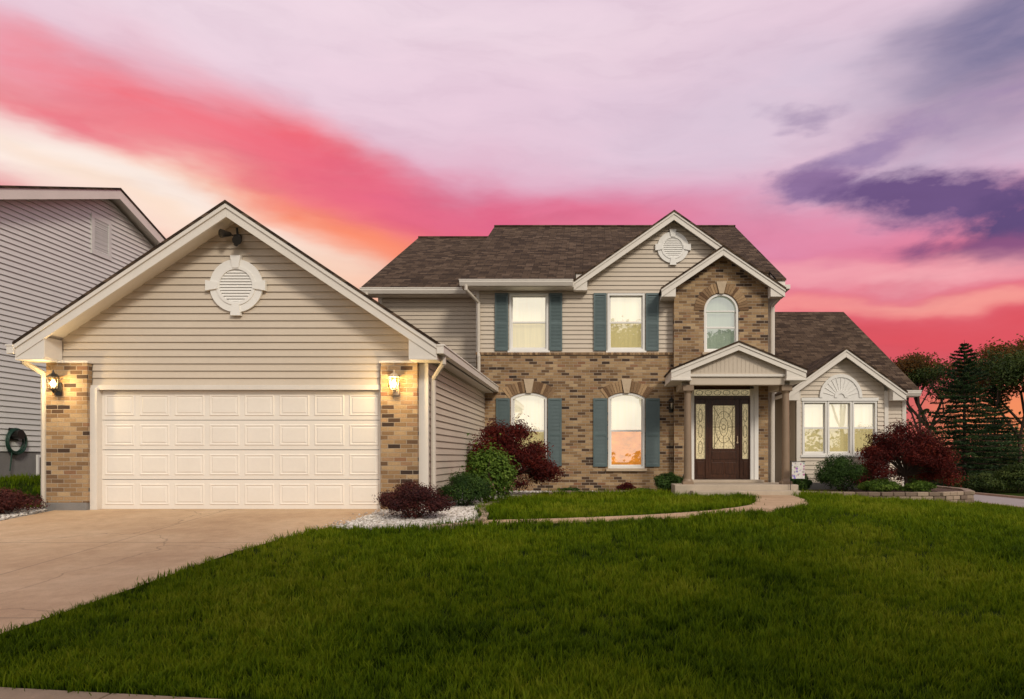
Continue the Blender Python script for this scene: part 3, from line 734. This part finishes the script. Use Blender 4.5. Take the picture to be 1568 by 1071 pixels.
# street (behind camera side) + kerb, side street
m_asph=paint('asphalt',(.055,.053,.055),.9,.25,6,.5)
m_kerb=paint('kerb_concrete',(.30,.22,.14),.85,.2,5,.4)
def kl(x): return 4.39-.14*(x+3.8)
kerb=MB(); v=[];
for i in range(-26,40):
    x0=i*1.0; x1=x0+.992
    if x1>11: break
    kerb.add([(x0,kl(x0)-.35,-.15),(x1,kl(x1)-.35,-.15),(x1,kl(x1),-.15),(x0,kl(x0),-.15),(x0,kl(x0)-.33,.022-.0),(x1,kl(x1)-.33,.022),(x1,kl(x1)-.0,.026),(x0,kl(x0),.026)],[(0,3,2,1),(4,5,6,7),(0,1,5,4),(1,2,6,5),(2,3,7,6),(3,0,4,7)])
kerb.build('kerb',m_kerb,None,.015)
me=bpy.data.meshes.new('street'); me.from_pydata([(-200,kl(-26)+0,-.11),(-26,kl(-26)-.33,-.11),(11,kl(11)-.33,-.11),(200,2.0,-.11),(200,-6,-.11),(-200,-6,-.11)],[],[(0,5,4,3,2,1)]); me.materials.append(m_asph); o=bpy.data.objects.new('street',me); COL.objects.link(o)
m_road=paint('side_street_concrete',(.30,.27,.25),.9,.15,2,.3)
sheet('side_street',lambda y:12.2+.0*y,lambda y:19.5,6,140,.03,m_road,120,8)
mk=MB()
for i in range(44):
    y=8+i*3
    for xx in (12.05,19.5):
        mk.add([(xx,y,g(xx,y)-.05),(xx+.16,y,g(xx,y)-.05),(xx+.16,y+2.98,g(xx,y)-.05),(xx,y+2.98,g(xx,y)-.05),(xx,y,g(xx,y)+.13),(xx+.16,y,g(xx,y)+.13),(xx+.16,y+2.98,g(xx,y)+.13),(xx,y+2.98,g(xx,y)+.13)],[(0,3,2,1),(4,5,6,7),(0,1,5,4),(1,2,6,5),(2,3,7,6),(3,0,4,7)])
mk.build('side_street_kerb',m_kerb,None,.02)

# ================================================================== GRASS
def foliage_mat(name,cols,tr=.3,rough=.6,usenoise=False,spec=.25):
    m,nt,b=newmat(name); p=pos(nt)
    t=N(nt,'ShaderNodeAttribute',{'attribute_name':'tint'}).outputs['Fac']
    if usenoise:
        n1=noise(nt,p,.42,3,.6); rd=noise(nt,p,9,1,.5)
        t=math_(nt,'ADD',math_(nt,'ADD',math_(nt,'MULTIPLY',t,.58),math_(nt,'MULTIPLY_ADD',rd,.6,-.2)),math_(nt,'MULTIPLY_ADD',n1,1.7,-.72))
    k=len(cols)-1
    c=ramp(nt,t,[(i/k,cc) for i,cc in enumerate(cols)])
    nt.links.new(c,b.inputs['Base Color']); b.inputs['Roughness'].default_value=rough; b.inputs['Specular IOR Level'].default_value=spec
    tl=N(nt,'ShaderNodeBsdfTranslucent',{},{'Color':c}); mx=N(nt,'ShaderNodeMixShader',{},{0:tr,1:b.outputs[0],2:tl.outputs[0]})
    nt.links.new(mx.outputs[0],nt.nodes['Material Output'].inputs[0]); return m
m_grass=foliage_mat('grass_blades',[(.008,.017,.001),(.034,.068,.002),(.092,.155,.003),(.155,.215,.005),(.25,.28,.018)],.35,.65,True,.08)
tufts=[]
for k in range(6):
    v=[];f=[];tt=[]
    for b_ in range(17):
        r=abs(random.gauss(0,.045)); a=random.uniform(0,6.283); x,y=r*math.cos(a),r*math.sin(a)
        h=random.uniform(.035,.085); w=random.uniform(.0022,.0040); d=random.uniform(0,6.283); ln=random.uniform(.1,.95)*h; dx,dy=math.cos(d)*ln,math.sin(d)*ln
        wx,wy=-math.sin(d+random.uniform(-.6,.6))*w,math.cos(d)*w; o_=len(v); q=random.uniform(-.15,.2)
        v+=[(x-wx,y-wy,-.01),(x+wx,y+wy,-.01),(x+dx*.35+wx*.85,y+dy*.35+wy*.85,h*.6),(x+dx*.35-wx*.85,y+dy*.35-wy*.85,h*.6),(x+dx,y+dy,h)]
        tt+=[0+q,0+q,.55+q,.55+q,.95+q]  # root shade painted into the tint, tips lighter, to darken the near lawn
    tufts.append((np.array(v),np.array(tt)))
pc=np.array([(q.x,q.y) for q in pathc]); pw=np.array(pathw)/2
def lawn_ok(x,y):
    if y<kl(x)+.02: return False
    if x<dedge(min(y,12))+random.gauss(.01,.025) and y<12 and x>-9.35: return False
    if x<-9.3: return y>12.3 and x>-12.2
    if y>11.8 and x<-2.0 and x>-9.5: return False
    if y>18.2 and -9.5<x<9.2: return False
    if inpoly(x,y,bedpoly): return False
    if inpoly(x,y,rbed): return False
    if 1.95<x<5.1 and y>16.05: return False
    if x>12.0 and x<19.8: return False
    d=np.hypot(pc[:,0]-x,pc[:,1]-y)-pw
    if d.min()<.0+random.gauss(0,.01): return False
    return True
VV=[];TT_=[]
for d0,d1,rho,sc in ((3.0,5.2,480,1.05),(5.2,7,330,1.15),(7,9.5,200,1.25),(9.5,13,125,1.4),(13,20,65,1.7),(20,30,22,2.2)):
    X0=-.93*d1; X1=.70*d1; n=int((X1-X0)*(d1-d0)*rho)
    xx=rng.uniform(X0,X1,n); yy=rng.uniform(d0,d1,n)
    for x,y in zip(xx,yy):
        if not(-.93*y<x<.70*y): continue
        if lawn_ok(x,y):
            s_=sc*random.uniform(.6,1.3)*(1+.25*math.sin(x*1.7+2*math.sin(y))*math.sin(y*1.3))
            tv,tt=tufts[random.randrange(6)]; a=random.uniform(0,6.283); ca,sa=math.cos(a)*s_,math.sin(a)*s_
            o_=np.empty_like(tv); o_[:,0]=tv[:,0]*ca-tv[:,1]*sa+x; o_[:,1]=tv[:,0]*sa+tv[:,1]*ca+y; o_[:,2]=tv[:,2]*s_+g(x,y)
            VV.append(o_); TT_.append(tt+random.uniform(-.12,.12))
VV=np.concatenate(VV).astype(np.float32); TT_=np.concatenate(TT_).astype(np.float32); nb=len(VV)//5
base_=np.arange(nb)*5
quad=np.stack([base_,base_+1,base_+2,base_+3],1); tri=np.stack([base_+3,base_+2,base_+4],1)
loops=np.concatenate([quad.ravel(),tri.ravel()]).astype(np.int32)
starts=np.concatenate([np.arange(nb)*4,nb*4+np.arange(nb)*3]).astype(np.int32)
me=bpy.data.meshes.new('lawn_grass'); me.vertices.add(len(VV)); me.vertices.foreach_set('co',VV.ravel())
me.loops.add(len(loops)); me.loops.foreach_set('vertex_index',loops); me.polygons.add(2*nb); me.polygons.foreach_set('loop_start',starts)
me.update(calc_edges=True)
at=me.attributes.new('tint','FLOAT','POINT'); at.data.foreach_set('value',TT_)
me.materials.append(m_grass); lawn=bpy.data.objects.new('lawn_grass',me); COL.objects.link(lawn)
print('blades',nb)

# ================================================================== PLANTS
def leaves(name,P,Nn,size,tint,mat,parent,aspect=.5):
    P=np.asarray(P);n=len(P); Nn=np.asarray(Nn); Nn=Nn/np.linalg.norm(Nn,axis=1,keepdims=True)
    r=rng.normal(size=(n,3)); T=np.cross(Nn,r); T/=np.linalg.norm(T,axis=1,keepdims=True); B=np.cross(Nn,T)
    s=np.asarray(size)[:,None]
    V=np.stack([P-T*s*.5,P+B*s*aspect*.5+Nn*s*.08,P+T*s*.5-Nn*s*.12,P-B*s*aspect*.5+Nn*s*.08],1).reshape(-1,3)
    Fc=np.arange(4*n).reshape(n,4)
    me=bpy.data.meshes.new(name); me.from_pydata(V.tolist(),[],Fc.tolist()); a=me.attributes.new('tint','FLOAT','POINT'); a.data.foreach_set('value',np.repeat(np.clip(tint,0,1),4).astype(np.float32))
    me.materials.append(mat); o=bpy.data.objects.new(name,me); COL.objects.link(o); o.parent=parent; return o
def cloud(clumps,n,lsz,jit=.35,shell=.55):
    C_=np.array([c[0] for c in clumps]); R=np.array([c[1] for c in clumps]); w=(R.prod(1))**(2/3); w/=w.sum()
    k=rng.choice(len(clumps),n,p=w); d=rng.normal(size=(n,3)); d/=np.linalg.norm(d,axis=1,keepdims=True)
    rad=shell+(1.05-shell)*rng.random(n)**.6; rad*=1+rng.normal(0,.07,n)
    P=C_[k]+d*R[k]*rad[:,None]; Nn=d+rng.normal(0,jit,(n,3))+np.array([0,0,.35])
    ct=rng.random(len(clumps))[k]; t=.45*ct+.55*rng.random(n)
    return P,Nn,lsz*rng.uniform(.6,1.3,n),t
m_bark=paint('bark',(.07,.045,.03),.95,.3,12,.8)
m_red=foliage_mat('maple_leaves_red',[(.024,.004,.004),(.085,.011,.009),(.165,.021,.014),(.26,.05,.022)],.35)
m_barb=foliage_mat('barberry_leaves',[(.016,.004,.006),(.052,.012,.012),(.095,.022,.018),(.15,.05,.035)],.2)
m_green=foliage_mat('shrub_leaves',[(.010,.028,.006),(.028,.065,.012),(.06,.12,.02),(.11,.19,.035)],.3)
m_lime=foliage_mat('light_leaves',[(.03,.07,.008),(.08,.15,.015),(.15,.24,.03),(.25,.34,.06)],.35)
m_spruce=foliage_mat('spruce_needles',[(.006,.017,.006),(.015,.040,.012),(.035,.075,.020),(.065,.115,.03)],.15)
m_far=foliage_mat('tree_leaves',[(.012,.026,.006),(.03,.055,.010),(.06,.09,.015),(.10,.125,.025)],.3)
m_fargold=foliage_mat('golden_leaves',[(.04,.028,.008),(.10,.058,.012),(.18,.085,.018),(.30,.13,.03)],.45)
def shrub(name,x,y,rx,ry,h,mat,n,lsz,nc=26,z=None,lump=.36,seed=1,spiky=0):
    r=random.Random(seed); z=g(x,y) if z is None else z; P=empty(name,(0,0,0)); cl=[((x,y,z+h*.42),(rx*.72,ry*.72,h*.42))]
    for i in range(nc):
        a=r.uniform(0,6.283); e=math.acos(r.uniform(-.15,1)); q=r.uniform(.55,.86)
        cl.append(((x+rx*q*math.sin(e)*math.cos(a),y+ry*q*math.sin(e)*math.sin(a),z+h*.38+h*.55*q*math.cos(e)),(rx*lump*r.uniform(.6,1.1),ry*lump*r.uniform(.6,1.1),h*lump*.6*r.uniform(.6,1.1))))
    Pp,Nn,S_,T_=cloud(cl,n,lsz)
    if spiky:
        k=rng.choice(n,int(n*.12)); c=np.array([x,y,z+h*.3]); Pp[k]+= (Pp[k]-c)*rng.uniform(0,spiky,(len(k),1))
    Pp[:,2]=np.maximum(Pp[:,2],z+.02)
    leaves('leaves',Pp,Nn,S_,T_,mat,P)
    mb=MB()
    for i in range(9):
        a=r.uniform(0,6.283); mb.cyl((x+.04*math.cos(a),y+.04*math.sin(a),z-.03),(x+rx*.6*math.cos(a),y+ry*.6*math.sin(a),z+h*r.uniform(.5,.8)),.014,.005,5)
    mb.build('stems',m_bark,P); return P
def maple(name,x,y,z,rx,ry,h,n,seed):
    r=random.Random(seed); P=empty(name); mb=MB(); cl=[]
    top=Vector((x,y,z+h*.22)); mb.cyl((x,y,z-.05),top,.05,.04,8)
    for i in range(64):
        a=r.uniform(0,6.283); q=math.sqrt(r.random()); hz=z+h*(.16+.74*math.sqrt(max(0,1-q*q))*r.uniform(.35,1.05)); 
        c=(x+rx*q*.86*math.cos(a),y+ry*q*.86*math.sin(a),hz)
        cl.append((c,(rx*r.uniform(.18,.32),ry*r.uniform(.18,.32),h*r.uniform(.07,.15))))
        m=top.lerp(Vector(c),.5)+Vector((0,0,h*.06)); mb.cyl(top,m,.020,.012,5); mb.cyl(m,c,.012,.005,5)
    Pp,Nn,S_,T_=cloud(cl,n,.070,.6,.2)
    c=np.array([x,y,z+h*.3]); k=rng.choice(n,int(n*.1)); Pp[k]+=(Pp[k]-c)*rng.uniform(0,.16,(len(k),1)); Pp[:,2]-=.10*h*((Pp[:,0]-x)/rx)**2*.5
    Pp[:,2]=np.maximum(Pp[:,2],z+.04)
    leaves('leaves',Pp,Nn,S_,T_,m_red,P,.36); mb.build('branches',m_bark,P)
shrub('barberry_bush',-2.82,10.95,.60,.5,.60,m_barb,12000,.038,30,seed=2,spiky=.2)
shrub('barberry_bush',-9.95,11.35,.75,.5,.52,m_barb,12000,.038,30,seed=3,spiky=.15)
shrub('boxwood_shrub',-2.35,12.55,.47,.45,.72,m_green,10000,.038,26,seed=4,spiky=.2)
shrub('leafy_shrub',-2.0,13.3,.50,.45,1.15,m_lime,5500,.075,22,seed=5,spiky=.42)
maple('japanese_maple',-1.95,15.9,.57,1.22,.95,1.80,28000,6)
maple('japanese_maple',8.0,17.35,.60,1.28,.9,1.85,28000,8)
shrub('boxwood_shrub',6.45,17.5,.76,.6,1.0,m_green,14000,.047,30,z=.6,seed=9,spiky=.12)
shrub('leafy_shrub',7.15,16.85,.50,.3,.42,m_lime,5000,.055,18,z=.6,seed=10,spiky=.25)
shrub('leafy_shrub',8.05,16.70,.42,.25,.34,m_lime,4000,.055,18,z=.6,seed=18,spiky=.25)
shrub('leafy_shrub',5.45,17.75,.33,.3,.48,m_green,4000,.055,16,z=.6,seed=11,spiky=.2)
shrub('boxwood_shrub',1.95,17.45,.42,.35,.56,m_green,6000,.055,18,seed=12,spiky=.2)
shrub('barberry_bush',.88,17.75,.28,.2,.28,m_red,2500,.04,12,seed=13,spiky=.2)
shrub('leafy_shrub',-.55,17.75,.25,.2,.16,m_green,1800,.045,10,seed=14,spiky=.2)
shrub('leafy_shrub',1.35,17.8,.22,.2,.14,m_lime,1200,.045,10,seed=15,spiky=.2)

def tree(name,x,y,h,cr,n,mat,seed,lsz,base=None,sparse=.25,trunk=.3):
    # branch skeleton first, then scaled so the crown tops out at height h
    r=random.Random(seed); z=g(x,y) if base is None else base; P=empty(name); mb=MB(); segs=[]; tips=[]
    def grow(p,d,L,rad,lev):
        q=p+d*L; segs.append((p,q,rad,rad*.66,6 if lev else 8))
        if lev>=3: tips.append(q); return
        for k in range(r.choice((3,3,4))):
            nd=(d+Vector((r.gauss(0,.62),r.gauss(0,.62),r.uniform(-.05,.35)))).normalized()
            grow(q,nd,L*r.uniform(.58,.82),rad*.6,lev+1)
    grow(Vector((0,0,0)),Vector((0,0,1)),trunk,.018,0)
    zm=max(t.z for t in tips); k=h*.95/zm; o0=Vector((x,y,z-.1))
    for p,q,a,b,n_ in segs: mb.cyl(o0+p*k,o0+q*k,a*k*.8,b*k*.8,n_,caps=False)
    cl=[(tuple(o0+t*k),(cr*.26*r.uniform(.6,1.2),)*2+(cr*.20*r.uniform(.6,1.2),)) for t in tips]
    Pp,Nn,S_,T_=cloud(cl,n,lsz,.8,sparse); leaves('leaves',Pp,Nn,S_,T_,mat,P,.6); mb.build('trunk',m_bark,P)
def spruce(name,x,y,h,rad,seed):
    r=random.Random(seed); z=g(x,y); P=empty(name); mb=MB(); mb.cyl((x,y,z-.1),(x,y,z+h),h*.018,.01,8)
    PP=[];NN=[];SS=[];TT=[]; k=0
    zz=z+h*.06
    while zz<z+h*.985:
        f=1-(zz-z)/h; nb_=int(6+6*f); a0=r.uniform(0,6)
        for i in range(nb_):
            a=a0+6.283*i/nb_+r.gauss(0,.2); L=rad*(f**.75)*r.uniform(.45,1.2)+.08; up=.30 if f<.35 else -.06
            t0=r.random()
            mb.cyl((x,y,zz),(x+L*math.cos(a),y+L*math.sin(a),zz+up*L*.6),.02*f+.006,.004,4,caps=False)
            m=int(24+L*70)
            for j in range(m):
                s=r.random()**.7; w=.20*L*(1-s*.65)*r.uniform(-1,1)
                px=x+L*s*math.cos(a)-w*math.sin(a); py=y+L*s*math.sin(a)+w*math.cos(a)
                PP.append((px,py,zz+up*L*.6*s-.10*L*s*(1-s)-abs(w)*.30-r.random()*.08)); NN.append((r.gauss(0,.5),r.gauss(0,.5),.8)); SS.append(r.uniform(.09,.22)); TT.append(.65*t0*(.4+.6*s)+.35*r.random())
        zz+=h*.036*(.6+.6*f)
    leaves('needles',PP,NN,np.array(SS),np.array(TT),m_spruce,P,.32); mb.build('trunk',m_bark,P)
spruce('spruce_tree',21.6,39.5,8.7,3.3,3)
spruce('spruce_tree',27.8,47,7.4,2.8,5)
tree('deciduous_tree',28.9,46,9.2,4.6,13000,m_far,21,.20,trunk=.27)
tree('deciduous_tree',24.6,51,8.9,3.8,7000,m_far,22,.18,trunk=.28)
tree('deciduous_tree',27.3,55,10.4,4.2,8500,m_fargold,27,.20,trunk=.27)
tree('deciduous_tree',34.5,54,11.0,5.0,12000,m_fargold,24,.24,trunk=.27)
tree('deciduous_tree',39,58,12.5,5,10000,m_far,25,.26,trunk=.27)
# unseen trees added behind the viewer to shade the near lawn; windows mirror them
tree('deciduous_tree',9.6,-4.2,9.6,4.8,6500,m_far,31,.27,base=0,trunk=.30)
tree('deciduous_tree',3.6,-5.2,9.8,4.8,6500,m_far,33,.27,base=0,trunk=.30)
tree('deciduous_tree',15.0,-3.4,9.2,4.6,6000,m_far,35,.27,base=-.3,trunk=.30)
# distant mass
bt=empty('background_trees'); cl=[]
r=random.Random(5)
for i in range(70):
    x=r.uniform(22,62); y=r.uniform(56,72); hh=r.uniform(1.8,4.3); cl.append(((x,y,g(x,y)+hh*.6),(r.uniform(1.6,3.2),r.uniform(1.5,2.5),hh)))
for i in range(70):
    x=r.uniform(20,140); y=r.uniform(110,160); hh=r.uniform(3,6.5); cl.append(((x,y,-.4+hh*.6),(r.uniform(3,6),3,hh)))
Pp,Nn,S_,T_=cloud(cl,45000,.44,.8,.5); leaves('leaves',Pp,Nn,S_,T_,m_far,bt,.6)
for i,(x,y,rr,hh) in enumerate(((20.8,36.5,1.1,1.3),(23.2,37,1.5,1.7),(25.6,38.5,1.6,2.1),(19.9,42,1.4,1.9))):
    shrub('hedge_shrub',x,y,rr,rr,hh,m_far,5000,.13,22,seed=40+i,spiky=.1)
bt2=empty('background_trees'); cl=[]
for i in range(46):
    x=r.uniform(-34,38); y=r.uniform(-30,-23); hh=r.uniform(1.2,2.6); cl.append(((x,y,hh*.7),(r.uniform(1.2,2.4),1.4,hh)))
Pp,Nn,S_,T_=cloud(cl,12000,.5,.8,.4); leaves('leaves',Pp,Nn,S_,T_,m_far,bt2,.6)
# garden flag
Fl=empty('garden_flag'); mb=MB(); fx,fy=4.98,16.4; z0=g(fx,fy)
mb.cyl((fx-.19,fy,z0),(fx-.19,fy,z0+.85),.008); mb.cyl((fx-.19,fy,z0+.83),(fx+.17,fy,z0+.83),.008); mb.build('flag_stand',m_dark,Fl)
m_flag,nt,b=newmat('flag_cloth'); vv=N(nt,'ShaderNodeTexVoronoi',{},{'Vector':pos(nt),'Scale':16.0})
nt.links.new(mixc(nt,ramp(nt,vv.outputs[0],[(.35,(1,1,1)),(.5,(0,0,0))]),(.75,.72,.68,1),mixc(nt,.6,vv.outputs[1],(.35,.2,.5,1))),b.inputs['Base Color'])
v=[];f=[]
for i in range(9):
    for j in range(9):
        v.append((fx-.15+.30*i/8,fy+.018*math.sin(i*1.1+j*.3),z0+.82-.40*j/8))
f=[(j+i*9,j+1+i*9,j+1+(i+1)*9,j+(i+1)*9) for i in range(8) for j in range(8)]
me=bpy.data.meshes.new('cloth'); me.from_pydata(v,[],f); me.materials.append(m_flag); o=bpy.data.objects.new('cloth',me); COL.objects.link(o); o.parent=Fl

# ================================================================== SKY
W=bpy.data.worlds.new('sky'); scene.world=W; W.use_nodes=True; nt=W.node_tree; nt.nodes.clear()
W.cycles.sampling_method='NONE'
SUN_EL=math.radians(32); SUN_AZ=math.radians(148)   # compass from +Y clockwise
tc=N(nt,'ShaderNodeTexCoord').outputs['Generated']; s=N(nt,'ShaderNodeSeparateXYZ',{},{0:tc})
x,y,z=s.outputs
az=math_(nt,'ARCTAN2',x,y); hor=math_(nt,'SQRT',math_(nt,'ADD',math_(nt,'MULTIPLY',x,x),math_(nt,'MULTIPLY',y,y)))
el=math_(nt,'DIVIDE',z,math_(nt,'MAXIMUM',hor,.02))
ae=N(nt,'ShaderNodeCombineXYZ',{},{0:az,1:el}).outputs[0]
mp=N(nt,'ShaderNodeMapping',{},{0:ae,2:(0,0,math.radians(16)),3:(1.0,2.8,1)}).outputs[0]
wn=N(nt,'ShaderNodeTexNoise',{},{'Vector':mp,'Scale':2.4,'Detail':5.0,'Roughness':.54}).outputs[1]
wp=N(nt,'ShaderNodeVectorMath',{'operation':'MULTIPLY_ADD'},{0:N(nt,'ShaderNodeVectorMath',{'operation':'SUBTRACT'},{0:wn,1:(.5,.5,.5)}).outputs[0],1:(.30,.15,0),2:ae}).outputs[0]
fn=noise(nt,mp,4.5,5,.60,.5)
mp2=N(nt,'ShaderNodeMapping',{},{0:ae,3:(1.0,1.9,1)}).outputs[0]
fn2=noise(nt,mp2,6.5,6,.6,.2)
base=ramp(nt,math_(nt,'MULTIPLY',N(nt,'ShaderNodeSeparateXYZ',{},{0:wp}).outputs[1],1.0,clamp=True),
 [(0,lin(196,100,98)),(.10,lin(216,86,96)),(.19,lin(232,106,118)),(.28,lin(230,124,152)),(.37,lin(226,152,182)),(.47,lin(228,182,204)),(.65,lin(234,206,222)),(1,lin(215,205,220))])
col=base
def blob(px,py,rx,ry,ang,rgb,st,nz=.4,cloud_=False):
    global col
    u=(px-905)/F; v=(700-py)/F; a=math.atan(u); ca=math.cos(a)
    m=N(nt,'ShaderNodeMapping',{'vector_type':'TEXTURE'},{0:wp,1:(a,v*ca,0),2:(0,0,math.radians(-ang)),3:(rx/F*ca*1.9,ry/F*ca*1.9,1)}).outputs[0]
    l=N(nt,'ShaderNodeVectorMath',{'operation':'LENGTH'},{0:m}).outputs[1]
    r_=N(nt,'ShaderNodeMapRange',{'interpolation_type':'SMOOTHERSTEP'},{0:l,1:0.0,2:1.0,3:1.0,4:0.0}).outputs[0]
    if cloud_:
        q=math_(nt,'ADD',r_,math_(nt,'MULTIPLY_ADD',fn2,2.8,-1.42))
        k=N(nt,'ShaderNodeMapRange',{'interpolation_type':'SMOOTHSTEP'},{0:q,1:.05,2:1.2,3:0.0,4:st}).outputs[0]
        k=math_(nt,'MULTIPLY',k,N(nt,'ShaderNodeMapRange',{},{0:r_,1:0.0,2:.3,3:0.0,4:1.0}).outputs[0],clamp=True)
    else:
        k=math_(nt,'MULTIPLY',math_(nt,'MULTIPLY',r_,st),math_(nt,'MULTIPLY_ADD',fn,nz*2,1-nz),clamp=True)
    col=mixc(nt,k,col,lin(*rgb))
blob(500,50,700,150,3,(244,222,232),.8)
blob(80,60,260,50,3,(230,190,206),.6)
blob(900,180,420,80,5,(234,202,220),.65)
blob(500,430,340,130,10,(255,180,140),.95,.2)
blob(740,430,170,80,10,(250,140,118),.8,.3)
blob(120,245,300,75,14,(255,238,230),1.1,.2)
blob(320,330,230,60,24,(255,226,204),1.0,.3)
blob(500,345,210,44,22,(255,140,104),.95,.6)
blob(40,140,300,40,8,(242,130,140),.95,.7)
blob(320,205,290,46,18,(247,120,130),.95,.7)
blob(570,285,270,56,24,(246,108,118),1.0,.7)
blob(800,335,320,48,8,(230,104,136),.9,.7)
blob(230,275,200,22,22,(255,242,235),.6,.8)
blob(1250,140,330,110,-4,(220,200,218),.8,.6)
blob(1150,370,260,60,-6,(228,145,176),.7,.7)
blob(1420,250,260,50,-5,(218,192,214),.9,.7)
blob(1590,50,210,100,-18,(130,122,156),.95,.5)
blob(1330,220,170,22,-8,(164,138,176),1.0,.5,True)
blob(1215,165,70,16,10,(172,150,180),.9,.5,True)
blob(1240,285,100,42,8,(146,114,158),1.15,.5,True)
blob(1400,305,130,48,5,(112,84,132),1.2,.5,True)
blob(1570,335,130,50,0,(98,74,122),1.2,.5,True)
blob(1500,385,220,26,6,(142,84,128),1.0,.5,True)
blob(1330,420,300,18,3,(248,168,176),.85,.8)
blob(1400,462,260,15,4,(252,160,150),.85,.8)
blob(1420,520,330,40,4,(224,78,88),.9,.4)
blob(1560,640,120,36,0,(255,150,90),.8,.3)
# fine streaks of thin cloud
mp3=N(nt,'ShaderNodeMapping',{},{0:wp,2:(0,0,math.radians(14)),3:(1.0,3.6,1)}).outputs[0]
fs_=noise(nt,mp3,7,4,.58,.3)
col=mixc(nt,.32,col,ramp(nt,fs_,[(.30,(.82,.78,.82)),(.5,(1,1,1)),(.72,(1.12,1.10,1.09))]),'MULTIPLY')
# overhead and behind: paler dusk cloud
back=N(nt,'ShaderNodeMapRange',{'interpolation_type':'SMOOTHERSTEP'},{0:y,1:.15,2:-.45,3:0.0,4:1.0}).outputs[0]
bc=mixc(nt,fn2,(.62,.59,.59,1),(1.10,1.0,.90,1))
col=mixc(nt,back,col,bc)
sk=N(nt,'ShaderNodeTexSky',{'sky_type':'NISHITA','sun_disc':False,'sun_elevation':SUN_EL,'sun_rotation':SUN_AZ})
bg1=N(nt,'ShaderNodeBackground',{},{0:col,1:.95}); bg2=N(nt,'ShaderNodeBackground',{},{0:sk.outputs[0],1:.004})
ad=N(nt,'ShaderNodeAddShader',{},{0:bg1.outputs[0],1:bg2.outputs[0]}); N(nt,'ShaderNodeOutputWorld',{},{0:ad.outputs[0]})
sl_=bpy.data.lights.new('sun','SUN'); sl_.energy=1.85; sl_.angle=math.radians(12); sl_.color=(1,.90,.76)
so=bpy.data.objects.new('sun',sl_); COL.objects.link(so)
d=Vector((math.sin(SUN_AZ)*math.cos(SUN_EL),math.cos(SUN_AZ)*math.cos(SUN_EL),math.sin(SUN_EL)))
so.rotation_euler=d.to_track_quat('Z','Y').to_euler()

# ================================================================== CAMERA
cam=bpy.data.cameras.new('camera'); cam.sensor_width=36; cam.lens=24; cam.shift_x=(784-905)/1568; cam.shift_y=(700-535.5)/1568; cam.clip_end=5000; cam.clip_start=.05
co=bpy.data.objects.new('camera',cam); COL.objects.link(co); co.location=(0,0,1.5); co.rotation_euler=(math.radians(90),0,0)
scene.camera=co
scene.view_settings.view_transform='Standard'; scene.view_settings.look='None'; scene.view_settings.exposure=0
